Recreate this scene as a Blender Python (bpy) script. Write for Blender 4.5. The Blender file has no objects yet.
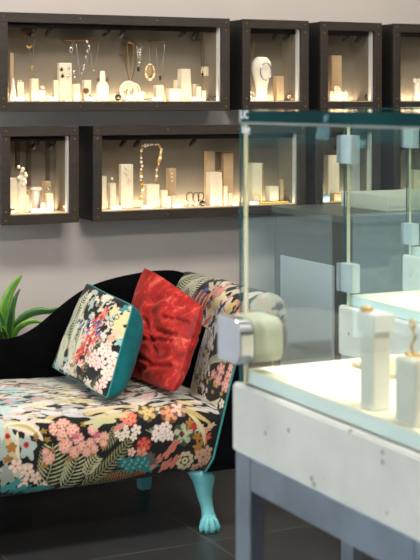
import bpy, bmesh, math, random
import numpy as np
from mathutils import Vector, Matrix
PI = math.pi
C = bpy.context.scene.collection
SC = bpy.context.scene

# ------------------------------------------------------------------ measuring
# The room: X runs along the back wall, Y towards it, Z up. The photographer's eye is at (0, 0, 1.5).
TH = math.atan(680 / 1380); SN, CS = math.sin(TH), math.cos(TH); F = 1380.0; EYE = 1.5
def at(u, v, Y):
    k = (u - 210) / F
    X = Y * (SN + k * CS) / (CS - k * SN); d = X * SN + Y * CS
    return X, EYE - (v - 100) * d / F, d

# ------------------------------------------------------------------ materials
def lin(c):
    return tuple(((x / 255) / 12.92 if x / 255 <= 0.04045 else ((x / 255 + 0.055) / 1.055) ** 2.4) for x in c)
MATS = {}
def mat(name, rgb, rough=0.5, metal=0.0, var=0.12, scale=30.0, bump=0.0, bscale=None, spec=0.5, sheen=0.0, sss=0.0, trans=0.0, coat=0.0, stretch=None, detail=4.0, rgb2=None, alpha=None, lo=0.35, hi=0.65):
    m = bpy.data.materials.new(name); m.use_nodes = True
    nt = m.node_tree; N = nt.nodes; L = nt.links; b = N['Principled BSDF']
    c = lin(rgb)
    tc = N.new('ShaderNodeTexCoord'); mp = N.new('ShaderNodeMapping'); L.new(tc.outputs['Object'], mp.inputs['Vector'])
    if stretch: mp.inputs['Scale'].default_value = stretch
    no = N.new('ShaderNodeTexNoise'); no.inputs['Scale'].default_value = scale; no.inputs['Detail'].default_value = detail
    L.new(mp.outputs['Vector'], no.inputs['Vector'])
    cr = N.new('ShaderNodeValToRGB'); L.new(no.outputs['Fac'], cr.inputs['Fac'])
    cr.color_ramp.elements[0].position = lo; cr.color_ramp.elements[1].position = hi
    c2 = lin(rgb2) if rgb2 else tuple(min(1, x * (1 + var)) for x in c)
    c1 = c if rgb2 else tuple(x * (1 - var) for x in c)
    cr.color_ramp.elements[0].color = (*c1, 1); cr.color_ramp.elements[1].color = (*c2, 1)
    L.new(cr.outputs['Color'], b.inputs['Base Color'])
    b.inputs['Roughness'].default_value = rough; b.inputs['Metallic'].default_value = metal
    b.inputs['Specular IOR Level'].default_value = spec
    b.inputs['Sheen Weight'].default_value = sheen; b.inputs['Coat Weight'].default_value = coat
    b.inputs['Subsurface Weight'].default_value = sss
    b.inputs['Subsurface Radius'].default_value = (0.02, 0.015, 0.01)
    b.inputs['Transmission Weight'].default_value = trans
    if bump:
        n2 = N.new('ShaderNodeTexNoise'); n2.inputs['Scale'].default_value = bscale or scale * 3; n2.inputs['Detail'].default_value = 5
        L.new(mp.outputs['Vector'], n2.inputs['Vector'])
        bp = N.new('ShaderNodeBump'); bp.inputs['Strength'].default_value = bump; bp.inputs['Distance'].default_value = 0.004
        L.new(n2.outputs['Fac'], bp.inputs['Height']); L.new(bp.outputs['Normal'], b.inputs['Normal'])
    MATS[name] = m
    return m

def glass_mat(name, tint, ior=1.5, rough=0.0):
    m = bpy.data.materials.new(name); m.use_nodes = True
    nt = m.node_tree; N = nt.nodes; L = nt.links; N.remove(N['Principled BSDF'])
    out = N['Material Output']
    t = N.new('ShaderNodeBsdfTransparent'); t.inputs['Color'].default_value = (*tint, 1)
    g = N.new('ShaderNodeBsdfGlossy'); g.inputs['Roughness'].default_value = rough
    fr = N.new('ShaderNodeFresnel'); fr.inputs['IOR'].default_value = ior
    ge = N.new('ShaderNodeNewGeometry')
    # a pane is a closed box: only its outward faces reflect, both of them counted in the stronger outer Fresnel term
    mu = N.new('ShaderNodeMath'); mu.operation = 'SUBTRACT'; mu.inputs[0].default_value = 1.0; L.new(ge.outputs['Backfacing'], mu.inputs[1])
    m2 = N.new('ShaderNodeMath'); m2.operation = 'MULTIPLY'; L.new(fr.outputs['Fac'], m2.inputs[0]); L.new(mu.outputs[0], m2.inputs[1])
    m3 = N.new('ShaderNodeMath'); m3.operation = 'MULTIPLY'; m3.use_clamp = True; m3.inputs[1].default_value = 1.5; L.new(m2.outputs[0], m3.inputs[0])
    mx = N.new('ShaderNodeMixShader'); L.new(m3.outputs[0], mx.inputs['Fac'])
    L.new(t.outputs[0], mx.inputs[1]); L.new(g.outputs[0], mx.inputs[2]); L.new(mx.outputs[0], out.inputs['Surface'])
    MATS[name] = m
    return m

def colour_attr_mat(name, rough=0.8, bump=0.3, bscale=900, sheen=0.15):
    m = bpy.data.materials.new(name); m.use_nodes = True
    nt = m.node_tree; N = nt.nodes; L = nt.links; b = N['Principled BSDF']
    a = N.new('ShaderNodeAttribute'); a.attribute_name = 'weave'
    tc = N.new('ShaderNodeTexCoord'); no = N.new('ShaderNodeTexNoise'); no.inputs['Scale'].default_value = bscale
    L.new(tc.outputs['Object'], no.inputs['Vector'])
    mx = N.new('ShaderNodeMix'); mx.data_type = 'RGBA'; mx.blend_type = 'MULTIPLY'; mx.inputs['Factor'].default_value = 0.25
    L.new(a.outputs['Color'], mx.inputs[6]); L.new(no.outputs['Color'], mx.inputs[7])
    L.new(mx.outputs[2], b.inputs['Base Color'])
    b.inputs['Roughness'].default_value = rough; b.inputs['Sheen Weight'].default_value = sheen
    b.inputs['Specular IOR Level'].default_value = 0.25
    bp = N.new('ShaderNodeBump'); bp.inputs['Strength'].default_value = bump; bp.inputs['Distance'].default_value = 0.001
    L.new(no.outputs['Fac'], bp.inputs['Height']); L.new(bp.outputs['Normal'], b.inputs['Normal'])
    MATS[name] = m
    return m

mat('wall_paint', (196, 188, 182), 0.9, var=0.03, scale=3, bump=0.05, bscale=200)
mat('ceiling_paint', (215, 213, 210), 0.9, var=0.02, scale=3)
mat('frame_wood', (45, 37, 30), 0.55, var=0.22, scale=14, stretch=(1, 1, 8), bump=0.1)
mat('black_board', (17, 17, 18), 0.55, var=0.2, scale=20)
mat('taupe_panel', (112, 106, 96), 0.85, var=0.05, scale=6)
mat('pale_panel', (205, 205, 203), 0.6, var=0.03, scale=6)
mat('cream_felt', (206, 190, 160), 0.8, var=0.05, scale=40)
mat('brass', (128, 100, 62), 0.45, 1.0, var=0.15, scale=60)
mat('gold', (214, 168, 84), 0.28, 1.0, var=0.1, scale=60)
mat('silver', (205, 206, 210), 0.22, 1.0, var=0.06, scale=60)
mat('chrome', (196, 196, 200), 0.28, 1.0, var=0.04, scale=20)
mat('satin_steel', (200, 200, 206), 0.5, 0.3, var=0.04, scale=20)
mat('hinge_steel', (206, 216, 222), 0.4, 0.5, var=0.04, scale=20)
mat('reflection_pale', (168, 170, 150), 0.55, var=0.04, scale=20)
mat('black_metal', (14, 14, 15), 0.45, 0.3, var=0.2, scale=40)
mat('cream_acrylic', (222, 212, 190), 0.4, var=0.04, scale=30, sss=0.25)
mat('white_acrylic', (226, 222, 210), 0.35, var=0.03, scale=30, sss=0.25)
mat('tan_acrylic', (172, 148, 116), 0.5, var=0.06, scale=30)
mat('card_white', (232, 232, 232), 0.6, var=0.03, scale=50)
mat('card_grey', (178, 178, 184), 0.6, var=0.03, scale=50)
mat('pearl', (240, 228, 206), 0.25, var=0.06, scale=80, coat=0.5)
mat('black_stone', (16, 16, 18), 0.12, var=0.2, scale=60, coat=0.6)
mat('brown_stone', (112, 66, 40), 0.25, var=0.3, scale=90, coat=0.5)
mat('dark_chain', (60, 54, 50), 0.35, 0.9, var=0.15, scale=60)
mat('ring_box_brown', (122, 92, 66), 0.5, var=0.15, scale=50)
mat('blue_box', (120, 165, 190), 0.3, var=0.1, scale=50)
mat('concrete', (216, 215, 209), 0.8, var=0.06, scale=9, bump=0.12, bscale=120)
mat('raw_steel', (186, 198, 214), 0.36, 0.92, var=0.14, scale=7, bump=0.02)
mat('base_glass', (242, 250, 248), 0.25, var=0.03, scale=8)
mat('cream_top', (252, 240, 216), 0.7, var=0.03, scale=10)
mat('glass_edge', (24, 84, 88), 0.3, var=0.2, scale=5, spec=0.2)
mat('glint_grey', (146, 146, 136), 0.5, var=0.05, scale=20)
mat('charcoal_paint', (44, 44, 46), 0.85, var=0.05, scale=4)
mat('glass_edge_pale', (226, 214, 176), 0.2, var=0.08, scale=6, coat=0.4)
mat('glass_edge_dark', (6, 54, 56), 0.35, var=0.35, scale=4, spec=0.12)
mat('cabinet_grey', (74, 75, 72), 0.55, var=0.05, scale=6)
mat('cabinet_panel', (178, 186, 192), 0.5, var=0.03, scale=5)
mat('counter_top', (92, 95, 92), 0.4, var=0.05, scale=7)
mat('black_velvet', (6, 6, 7), 0.95, var=0.3, scale=12, spec=0.04)
mat('navy_velvet', (9, 10, 14), 0.95, var=0.3, scale=12, spec=0.04)
mat('teal_velvet', (0, 92, 98), 0.8, var=0.25, scale=16, sheen=0.06, spec=0.2, bump=0.15, bscale=60)
mat('teal_cord', (40, 128, 126), 0.7, var=0.12, scale=80)
mat('turquoise_paint', (112, 188, 194), 0.38, var=0.05, scale=10, coat=0.2)
mat('leaf', (74, 130, 40), 0.45, var=0.2, scale=25, stretch=(1, 1, 0.3), coat=0.2)
mat('leaf_dark', (38, 78, 40), 0.45, var=0.25, scale=25, coat=0.2)
mat('leaf_yellow', (128, 166, 58), 0.45, var=0.2, scale=25, coat=0.2)
mat('dark_strap', (74, 62, 52), 0.7, var=0.15, scale=40)
mat('pot_glaze', (70, 72, 74), 0.4, var=0.1, scale=10)
mat('soil', (40, 30, 24), 0.95, var=0.3, scale=80)
mat('added_pavement_stone', (150, 168, 170), 0.8, var=0.08, scale=2)
mat('added_facade_teal', (42, 100, 102), 0.8, var=0.3, scale=1.2)
mat('added_window_paint', (60, 60, 62), 0.5, var=0.05, scale=10)
mat('reflection_white', (240, 244, 246), 0.6, var=0.01, scale=10)
mat('reflection_blue', (150, 200, 214), 0.6, var=0.03, scale=10)
glass_mat('case_glass', (0.952, 0.984, 0.976))
glass_mat('cabinet_glass', (0.99, 0.99, 0.985), ior=1.25)
glass_mat('added_window_glass', (0.97, 0.98, 0.98), ior=1.3)
colour_attr_mat('floral_cloth')
colour_attr_mat('floral_cushion_cloth', bump=0.2)

def red_velvet():
    m = bpy.data.materials.new('crushed_red_velvet'); m.use_nodes = True
    nt = m.node_tree; N = nt.nodes; L = nt.links; b = N['Principled BSDF']
    tc = N.new('ShaderNodeTexCoord')
    n1 = N.new('ShaderNodeTexNoise'); n1.inputs['Scale'].default_value = 19; n1.inputs['Detail'].default_value = 8; n1.inputs['Roughness'].default_value = 0.74; n1.inputs['Distortion'].default_value = 0.5
    L.new(tc.outputs['Object'], n1.inputs['Vector'])
    cr = N.new('ShaderNodeValToRGB'); L.new(n1.outputs['Fac'], cr.inputs['Fac'])
    e = cr.color_ramp.elements; e[0].position = 0.34; e[0].color = (*lin((92, 5, 5)), 1); e[1].position = 0.74; e[1].color = (*lin((232, 128, 104)), 1)  # pale stop paints the velvet's sheen into the colour
    k = e.new(0.55); k.color = (*lin((172, 20, 18)), 1)
    L.new(cr.outputs['Color'], b.inputs['Base Color'])
    b.inputs['Roughness'].default_value = 0.6; b.inputs['Sheen Weight'].default_value = 0.22; b.inputs['Sheen Tint'].default_value = (*lin((255, 190, 170)), 1)
    b.inputs['Specular IOR Level'].default_value = 0.3
    bp = N.new('ShaderNodeBump'); bp.inputs['Strength'].default_value = 0.5; bp.inputs['Distance'].default_value = 0.006
    L.new(n1.outputs['Fac'], bp.inputs['Height']); L.new(bp.outputs['Normal'], b.inputs['Normal'])
    MATS[m.name] = m
red_velvet()

def floor_mat():
    m = bpy.data.materials.new('slate_tiles'); m.use_nodes = True
    nt = m.node_tree; N = nt.nodes; L = nt.links; b = N['Principled BSDF']
    tc = N.new('ShaderNodeTexCoord'); mp = N.new('ShaderNodeMapping'); L.new(tc.outputs['Object'], mp.inputs['Vector'])
    T = 0.68
    mp.inputs['Location'].default_value = (-2.035 / T, -4.145 / T, 0); mp.inputs['Scale'].default_value = (1 / T, 1 / T, 1)
    br = N.new('ShaderNodeTexBrick'); br.offset = 0.0; br.inputs['Scale'].default_value = 1.0
    br.inputs['Brick Width'].default_value = 1.0; br.inputs['Row Height'].default_value = 1.0; br.inputs['Mortar Size'].default_value = 0.0045
    br.inputs['Mortar Smooth'].default_value = 0.1
    br.inputs['Color1'].default_value = (*lin((50, 50, 51)), 1); br.inputs['Color2'].default_value = (*lin((54, 54, 54)), 1); br.inputs['Mortar'].default_value = (*lin((92, 88, 84)), 1)
    L.new(mp.outputs['Vector'], br.inputs['Vector'])
    n1 = N.new('ShaderNodeTexNoise'); n1.inputs['Scale'].default_value = 6; n1.inputs['Detail'].default_value = 6; L.new(tc.outputs['Object'], n1.inputs['Vector'])
    mx = N.new('ShaderNodeMix'); mx.data_type = 'RGBA'; mx.blend_type = 'MULTIPLY'; mx.inputs['Factor'].default_value = 0.4
    L.new(br.outputs['Color'], mx.inputs[6]); L.new(n1.outputs['Color'], mx.inputs[7]); L.new(mx.outputs[2], b.inputs['Base Color'])
    b.inputs['Roughness'].default_value = 0.42; b.inputs['Specular IOR Level'].default_value = 0.4
    bp = N.new('ShaderNodeBump'); bp.inputs['Strength'].default_value = 0.15; bp.inputs['Distance'].default_value = 0.003
    L.new(n1.outputs['Fac'], bp.inputs['Height']); L.new(bp.outputs['Normal'], b.inputs['Normal'])
    MATS[m.name] = m
floor_mat()

# pitted concrete: small dark air holes on top of the noise
def pit_concrete():
    m = MATS['concrete']; nt = m.node_tree; N = nt.nodes; L = nt.links; b = N['Principled BSDF']
    src = b.inputs['Base Color'].links[0].from_socket
    tc = N.new('ShaderNodeTexCoord'); v = N.new('ShaderNodeTexVoronoi'); v.inputs['Scale'].default_value = 34; L.new(tc.outputs['Object'], v.inputs['Vector'])
    n = N.new('ShaderNodeTexNoise'); n.inputs['Scale'].default_value = 11; L.new(tc.outputs['Object'], n.inputs['Vector'])
    a = N.new('ShaderNodeMath'); a.operation = 'LESS_THAN'; a.inputs[1].default_value = 0.17; L.new(v.outputs['Distance'], a.inputs[0])
    c = N.new('ShaderNodeMath'); c.operation = 'GREATER_THAN'; c.inputs[1].default_value = 0.56; L.new(n.outputs['Fac'], c.inputs[0])
    d = N.new('ShaderNodeMath'); d.operation = 'MULTIPLY'; L.new(a.outputs[0], d.inputs[0]); L.new(c.outputs[0], d.inputs[1])
    mx = N.new('ShaderNodeMix'); mx.data_type = 'RGBA'; mx.inputs[7].default_value = (*lin((150, 148, 144)), 1)
    L.new(d.outputs[0], mx.inputs['Factor']); L.new(src, mx.inputs[6]); L.new(mx.outputs[2], b.inputs['Base Color'])
pit_concrete()

# ------------------------------------------------------------------ mesh helpers
def bx(bm, lo, hi, bevel=0.0, mi=0, seg=2):
    r = bmesh.ops.create_cube(bm, size=1.0); vs = r['verts']
    c = [(a + b) / 2 for a, b in zip(lo, hi)]; s = [b - a for a, b in zip(lo, hi)]
    for v in vs: v.co = Vector((v.co.x * s[0] + c[0], v.co.y * s[1] + c[1], v.co.z * s[2] + c[2]))
    fs = list({f for v in vs for f in v.link_faces})
    for f in fs: f.material_index = mi
    if bevel > 0:
        es = list({e for f in fs for e in f.edges})
        r = bmesh.ops.bevel(bm, geom=es, offset=bevel, segments=seg, affect='EDGES', clamp_overlap=True)
        for f in r['faces']: f.material_index = mi
def frame_dirs(t, up=None):
    t = t.normalized(); a = Vector(up) if up else (Vector((0, 0, 1)) if abs(t.z) < 0.9 else Vector((1, 0, 0)))
    n = (a - t * a.dot(t)).normalized(); return n, t.cross(n)
def tube(bm, pts, r, n=8, closed=False, caps=True, mi=0):
    pts = [Vector(p) for p in pts]; m = len(pts)
    rs = r if isinstance(r, (list, tuple)) else [r] * m
    rings = []; nrm = None
    for i, p in enumerate(pts):
        if closed: t = pts[(i + 1) % m] - pts[i - 1]
        else: t = pts[min(i + 1, m - 1)] - pts[max(i - 1, 0)]
        if t.length < 1e-9: t = Vector((0, 0, 1))
        t.normalize()
        if nrm is None: nrm, bi = frame_dirs(t)
        else:
            nrm = (nrm - t * nrm.dot(t))
            if nrm.length < 1e-6: nrm, bi = frame_dirs(t)
            nrm.normalize(); bi = t.cross(nrm)
        rings.append([bm.verts.new(p + (nrm * math.cos(2 * PI * k / n) + bi * math.sin(2 * PI * k / n)) * rs[i]) for k in range(n)])
    last = m if closed else m - 1
    for i in range(last):
        a, b = rings[i], rings[(i + 1) % m]
        for k in range(n):
            f = bm.faces.new((a[k], a[(k + 1) % n], b[(k + 1) % n], b[k])); f.material_index = mi; f.smooth = True
    if caps and not closed:
        f = bm.faces.new(list(reversed(rings[0]))); f.material_index = mi
        f = bm.faces.new(rings[-1]); f.material_index = mi
def ball(bm, c, r, seg=10, scale=(1, 1, 1), mi=0):
    res = bmesh.ops.create_uvsphere(bm, u_segments=seg, v_segments=max(6, seg * 2 // 3), radius=r)
    for v in res['verts']: v.co = Vector((v.co.x * scale[0], v.co.y * scale[1], v.co.z * scale[2])) + Vector(c)
    for f in {f for v in res['verts'] for f in v.link_faces}: f.smooth = True; f.material_index = mi
def lathe(bm, prof, c=(0, 0, 0), n=20, sx=1, sy=1, mi=0):
    rings = [[bm.verts.new((c[0] + r * sx * math.cos(2 * PI * k / n), c[1] + r * sy * math.sin(2 * PI * k / n), c[2] + z)) for k in range(n)] for r, z in prof]
    for a, b in zip(rings, rings[1:]):
        for k in range(n):
            f = bm.faces.new((a[k], a[(k + 1) % n], b[(k + 1) % n], b[k])); f.smooth = True; f.material_index = mi
    bm.faces.new(list(reversed(rings[0]))).material_index = mi; bm.faces.new(rings[-1]).material_index = mi
def torus(bm, c, R, r, axis='y', n=24, k=8, sx=1, sz=1, mi=0):
    pts = []
    for i in range(n):
        a = 2 * PI * i / n; p, q = R * sx * math.cos(a), R * sz * math.sin(a)
        pts.append({'y': (c[0] + p, c[1], c[2] + q), 'z': (c[0] + p, c[1] + q, c[2]), 'x': (c[0], c[1] + p, c[2] + q)}[axis])
    tube(bm, pts, r, k, closed=True, mi=mi)
def prism(bm, poly, a, b, axis='y', mi=0):
    def P(p, t): return {'y': (p[0], t, p[1]), 'x': (t, p[0], p[1]), 'z': (p[0], p[1], t)}[axis]
    A = [bm.verts.new(P(p, a)) for p in poly]; B = [bm.verts.new(P(p, b)) for p in poly]
    fs = [bm.faces.new(A), bm.faces.new(list(reversed(B)))]
    n = len(poly)
    for i in range(n): fs.append(bm.faces.new((A[i], B[i], B[(i + 1) % n], A[(i + 1) % n])))
    for f in fs: f.material_index = mi
def obj(name, bm, m, parent=None, origin=None, smooth=False, fix=True):
    """Links one mesh. Geometry is written in world metres; the origin goes to the thing's base, or to the parent's place."""
    if fix: bmesh.ops.recalc_face_normals(bm, faces=bm.faces)
    me = bpy.data.meshes.new(name); 
    if parent is not None and origin is None: origin = WLOC[parent.name]
    if origin is None:
        if len(bm.verts):
            xs = [v.co for v in bm.verts]
            origin = Vector(((min(p.x for p in xs) + max(p.x for p in xs)) / 2, (min(p.y for p in xs) + max(p.y for p in xs)) / 2, min(p.z for p in xs)))
        else: origin = Vector((0, 0, 0))
    origin = Vector(origin)
    bmesh.ops.translate(bm, verts=bm.verts, vec=-origin)
    bm.to_mesh(me); bm.free()
    for mm in (m if isinstance(m, (list, tuple)) else [m]): me.materials.append(MATS[mm])
    if smooth:
        for p in me.polygons: p.use_smooth = True
    o = bpy.data.objects.new(name, me); C.objects.link(o)
    WLOC[o.name] = origin
    if parent is not None:
        o.parent = parent; o.location = origin - WLOC[parent.name]
    else: o.location = origin
    return o
WLOC = {}
def thing(name, label, cat, loc, group=None):
    o = bpy.data.objects.new(name, None); C.objects.link(o); o.location = loc; o.empty_display_size = 0.05
    WLOC[o.name] = Vector(loc); return tag(o, label, cat, group)
def tag(o, label, cat, group=None, kind=None):
    o['label'] = label; o['category'] = cat
    if group: o['group'] = group
    if kind: o['kind'] = kind
    return o
def struct(name, bm, m, label, cat):
    o = obj(name, bm, m); o['kind'] = 'structure'; o['label'] = label; o['category'] = cat; return o
B = bmesh.new

# ------------------------------------------------------------------ the setting
WY = 5.25
b = B(); bx(b, (-3.2, -2.6, -0.1), (6.0, WY + 0.2, 0.0)); struct('floor', b, 'slate_tiles', 'dark slate tile floor with thin pale grout lines', 'floor').location
b = B(); bx(b, (-3.2, -2.6, 3.0), (6.0, WY + 0.2, 3.1)); struct('ceiling', b, 'ceiling_paint', 'off-white ceiling above the shop', 'ceiling')
b = B()   # back wall with an opening for the added window at its left end
bx(b, (0.8, WY, 0), (6.0, WY + 0.2, 3.0)); bx(b, (-3.2, WY, 0), (-2.6, WY + 0.2, 3.0)); bx(b, (-2.6, WY, 0), (0.8, WY + 0.2, 0.35)); bx(b, (-2.6, WY, 2.75), (0.8, WY + 0.2, 3.0))
struct('wall_back', b, 'wall_paint', 'plain pale grey painted wall behind the display cabinets and sofa', 'wall')
b = B(); bx(b, (6.0, -2.6, 0), (6.2, WY + 0.2, 3.0)); struct('wall_right', b, 'wall_paint', 'plain grey wall at the far side of the shop', 'wall')
b = B(); bx(b, (-3.2, -2.8, 0), (6.2, -2.6, 3.0)); struct('wall_front', b, 'charcoal_paint', 'plain charcoal wall behind the photographer', 'wall')
b = B()   # street side: low sill wall and header, added glazing between
bx(b, (-3.4, -2.6, 0), (-3.2, WY + 0.2, 0.35)); bx(b, (-3.4, -2.6, 2.8), (-3.2, WY + 0.2, 3.0)); bx(b, (-3.4, WY - 0.3, 0.35), (-3.2, WY + 0.2, 2.8)); bx(b, (-3.4, -2.6, 0.35), (-3.2, -2.2, 2.8))
struct('wall_left', b, 'wall_paint', 'street-side wall of the shop around its added glazing', 'wall')
def window(name, lo, hi, axis, label, nm):
    b = B()
    t = 0.06
    i = 0 if axis == 'y' else 1
    def seg(a0, a1, z0, z1):
        l, h = list(lo), list(hi); l[i] = a0; h[i] = a1; l[2] = z0; h[2] = z1; bx(b, l, h)
    seg(lo[i], hi[i], lo[2], lo[2] + t); seg(lo[i], hi[i], hi[2] - t, hi[2])
    for k in range(nm + 1):
        a = lo[i] + (hi[i] - lo[i] - t) * k / nm; seg(a, a + t, lo[2] + t, hi[2] - t)
    o = struct(name, b, 'added_window_paint', label, 'window')
    b = B(); j = 1 - i; l, h = list(lo), list(hi); c = (l[j] + h[j]) / 2; l[j] = c - 0.004; h[j] = c + 0.004
    l[i] += t / 2; h[i] -= t / 2; l[2] += t / 2; h[2] -= t / 2; bx(b, l, h); obj('pane', b, 'added_window_glass', o)
window('added_window_1', (-2.6, WY + 0.06, 0.35), (0.8, WY + 0.14, 2.75), 'y', 'tall added window, unseen, in the back wall past the sofa', 2)  # added unseen window, gives the case glass daylight to reflect
window('added_window_2', (-3.34, -2.2, 0.35), (-3.26, WY - 0.3, 2.8), 'x', 'long added window, unseen, along the street side', 4)  # added unseen window, lets daylight in from the side

b = B(); bx(b, (-16, WY + 0.2, -0.12), (6, 16.0, -0.02)); struct('added_pavement', b, 'added_pavement_stone', 'pale paving added outside for the glass to reflect', 'added_pavement')  # unseen ground added as a bright reflection for the case glass
b = B(); bx(b, (-16, 16.0, -0.12), (6, 17.0, 8.0)); struct('added_facade', b, 'added_facade_teal', 'dark teal building front added outside for the glass to reflect', 'added_facade')  # added unseen building front; its teal tints the haze in the glass
b = B(); bx(b, (-16, 15.7, -0.02), (6, 15.99, 0.9)); struct('added_base', b, 'charcoal_paint', 'dark band added low on the building front to dim its reflection', 'plinth')  # added unseen dark band, keeps part of the glass reflection dim
# ------------------------------------------------------------------ wall display cabinets
FY = 5.07
def make_cabinet(label, x0, x1, z0, z1, spots, rail=0.037, stile=0.036, group='dark framed wall display cabinets'):
    t = thing('display_cabinet', label, 'display cabinet', ((x0 + x1) / 2, WY, z0), group)
    b = B()   # carcass: black sides, top, bottom
    th = 0.014
    bx(b, (x0 + 0.002, FY + 0.02, z0 + 0.002), (x0 + th, WY - 0.001, z1 - 0.002)); bx(b, (x1 - th, FY + 0.02, z0 + 0.002), (x1 - 0.002, WY - 0.001, z1 - 0.002))
    bx(b, (x0 + th, FY + 0.02, z0 + 0.002), (x1 - th, WY - 0.001, z0 + th)); bx(b, (x0 + th, FY + 0.02, z1 - th), (x1 - th, WY - 0.001, z1 - 0.002))
    obj('carcass', b, 'black_board', t)
    b = B(); bx(b, (x0 + th, WY - 0.014, z0 + th), (x1 - th, WY - 0.002, z1 - th)); obj('back_panel', b, 'taupe_panel', t)
    for xa, xb in ((x1 - stile - 0.004, x1 - th), (x0 + th, x0 + stile + 0.004)):
        b = B(); bx(b, (xa, FY + 0.045, z0 + rail + 0.003), (xb, WY - 0.014, z1 - th)); obj('side_lining', b, 'taupe_panel', t)
        b = B(); bx(b, (xa - 0.001, FY + 0.022, z0 + rail + 0.003), (xb, FY + 0.045, z1 - th)); obj('edge_trim', b, 'pale_panel', t)
    b = B(); bx(b, (x0 + th, FY + 0.022, z0 + th), (x1 - th, WY - 0.014, z0 + rail + 0.003)); obj('display_floor', b, 'cream_felt', t)
    b = B()
    for lo, hi in (((x0, FY, z0), (x1, FY + 0.02, z0 + rail)), ((x0, FY, z1 - rail), (x1, FY + 0.02, z1)), ((x0, FY, z0 + rail), (x0 + stile, FY + 0.02, z1 - rail)), ((x1 - stile, FY, z0 + rail), (x1, FY + 0.02, z1 - rail))):
        bx(b, lo, hi, 0.0015, seg=1)
    fr = obj('front_frame', b, 'frame_wood', t)
    pos = []
    for x in (x0 + stile * 0.5, x1 - stile * 0.5):
        for z in (z0 + 0.017, z0 + 0.05, z1 - 0.017, z1 - 0.05): pos.append((x, z))
    n = int((x1 - x0) / 0.4)
    for k in range(1, n + 1):
        if n >= 2 or x1 - x0 > 0.9: pos += [(x0 + (x1 - x0) * k / (n + 1), z0 + 0.017), (x0 + (x1 - x0) * k / (n + 1), z1 - 0.017)]
    for x, z in pos:
        b = B(); ball(b, (x, FY, z), 0.0045, 8, (1, 0.5, 1)); obj('screw', b, 'brass', fr)
    b = B(); bx(b, (x0 + stile - 0.004, FY + 0.012, z0 + rail - 0.004), (x1 - stile + 0.004, FY + 0.017, z1 - rail + 0.004)); obj('pane', b, 'cabinet_glass', t)
    b = B(); bx(b, (x0 + stile, FY + 0.035, z1 - rail - 0.02), (x1 - stile - 0.01, FY + 0.055, z1 - rail + 0.02)); obj('light_track', b, 'black_metal', t)
    for (u, v, tilt) in spots:
        X, Z, d = at(u, v, FY + 0.045)
        b = B(); zt = z1 - rail - 0.02
        tube(b, [(X + tilt * 0.01, FY + 0.045, zt + 0.002), (X + tilt * 0.004, FY + 0.045, Z + 0.012)], 0.004, 6)
        tube(b, [(X + tilt * 0.009, FY + 0.045, Z + 0.014), (X - tilt * 0.009, FY + 0.058, Z - 0.016)], 0.0095, 12)
        obj('spotlight', b, 'black_metal', t)
    return t
def XF(u): return at(u, 100, FY)[0]
U0, U1 = 1.456, 1.836; L0, L1 = 1.021, 1.397
make_cabinet('long wide dark framed cabinet, longest of the upper row', 1.602, 2.590, U0, U1, [(33, 32, 1), (49, 31.5, .6), (107, 33, 1), (123, 33, .5), (183, 34, 1), (196, 34.5, .6)])
make_cabinet('small square dark framed cabinet holding a bright white necklace bust', XF(243), XF(309), U0, U1, [(275.5, 36, .4), (287.5, 36.5, 1)])
make_cabinet('small dark framed cabinet with a tall tan slab and a round black ornament', XF(321), XF(382), U0, U1, [(346.5, 38, .5), (358.5, 39, .7)])
make_cabinet('upper row dark framed cabinet cut off by the edge of the photo', XF(394), XF(394) + 0.36, U0, U1, [(398.5, 60, .5), (399.5, 75, -1)])
make_cabinet('small square dark framed cabinet low on the wall with mushroom capped pillar', 1.612, 1.927, L0, L1, [(36, 144, 1), (53, 144.5, .6)])
make_cabinet('wide dark framed cabinet of the lower row with the beaded necklace', 1.988, XF(306), L0, L1, [(123.5, 143, .6), (137.5, 143.5, .8), (193.5, 142, 1)])
make_cabinet('small lower dark framed cabinet seen through glass, with tall cream slab', XF(316), XF(381), L0, L1, [(338, 146, .5), (356, 146, .8)])
make_cabinet('lower row dark framed cabinet nearest the photo edge, behind the glass cases', XF(394), XF(394) + 0.36, L0, L1, [(402, 150, .5)])
FU = U0 + 0.0406; FL = L0 + 0.0406      # display floors

# ------------------------------------------------------------------ what stands and hangs in the cabinets
PX = 5.45 / F
def block(u, w, v0, floor, label, Y=5.15, m='cream_acrylic', depth=None, name='display_block', group='cream display blocks in the wall cabinets', taper=0.0):
    X, Z, d = at(u, v0, Y); hw = w * d / F / 2; dp = (depth or min(hw, 0.022))
    b = B(); bx(b, (X - hw, Y - dp, floor), (X + hw, Y + dp, Z), min(0.002, hw * 0.2), seg=1)
    if taper:
        for v in b.verts:
            k = (v.co.z - floor) / (Z - floor); v.co.x = X + (v.co.x - X) * (1 - taper * k)
    o = obj(name, b, m); tag(o, label, 'display block', group); return X, Z, o
def card(u, w, floor, label, Y=5.105):
    X, Z, d = at(u, 100, Y); hw = w * d / F / 2
    b = B(); prism(b, [(Y - 0.006, floor), (Y + 0.012, floor), (Y + 0.004, floor + 0.016), (Y + 0.002, floor + 0.016)], X - hw, X + hw, 'x')
    tag(obj('price_card', b, 'card_grey'), label, 'price card', 'price cards in the wall cabinets')
def chain_pts(xa, xb, zt, zb, Y, n=14):
    pts = []
    for i in range(n + 1):
        s = -1 + 2 * i / n; pts.append(((xa + xb) / 2 + (xb - xa) / 2 * s, Y, zb + (zt - zb) * abs(s) ** 1.5))
    return pts
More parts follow.
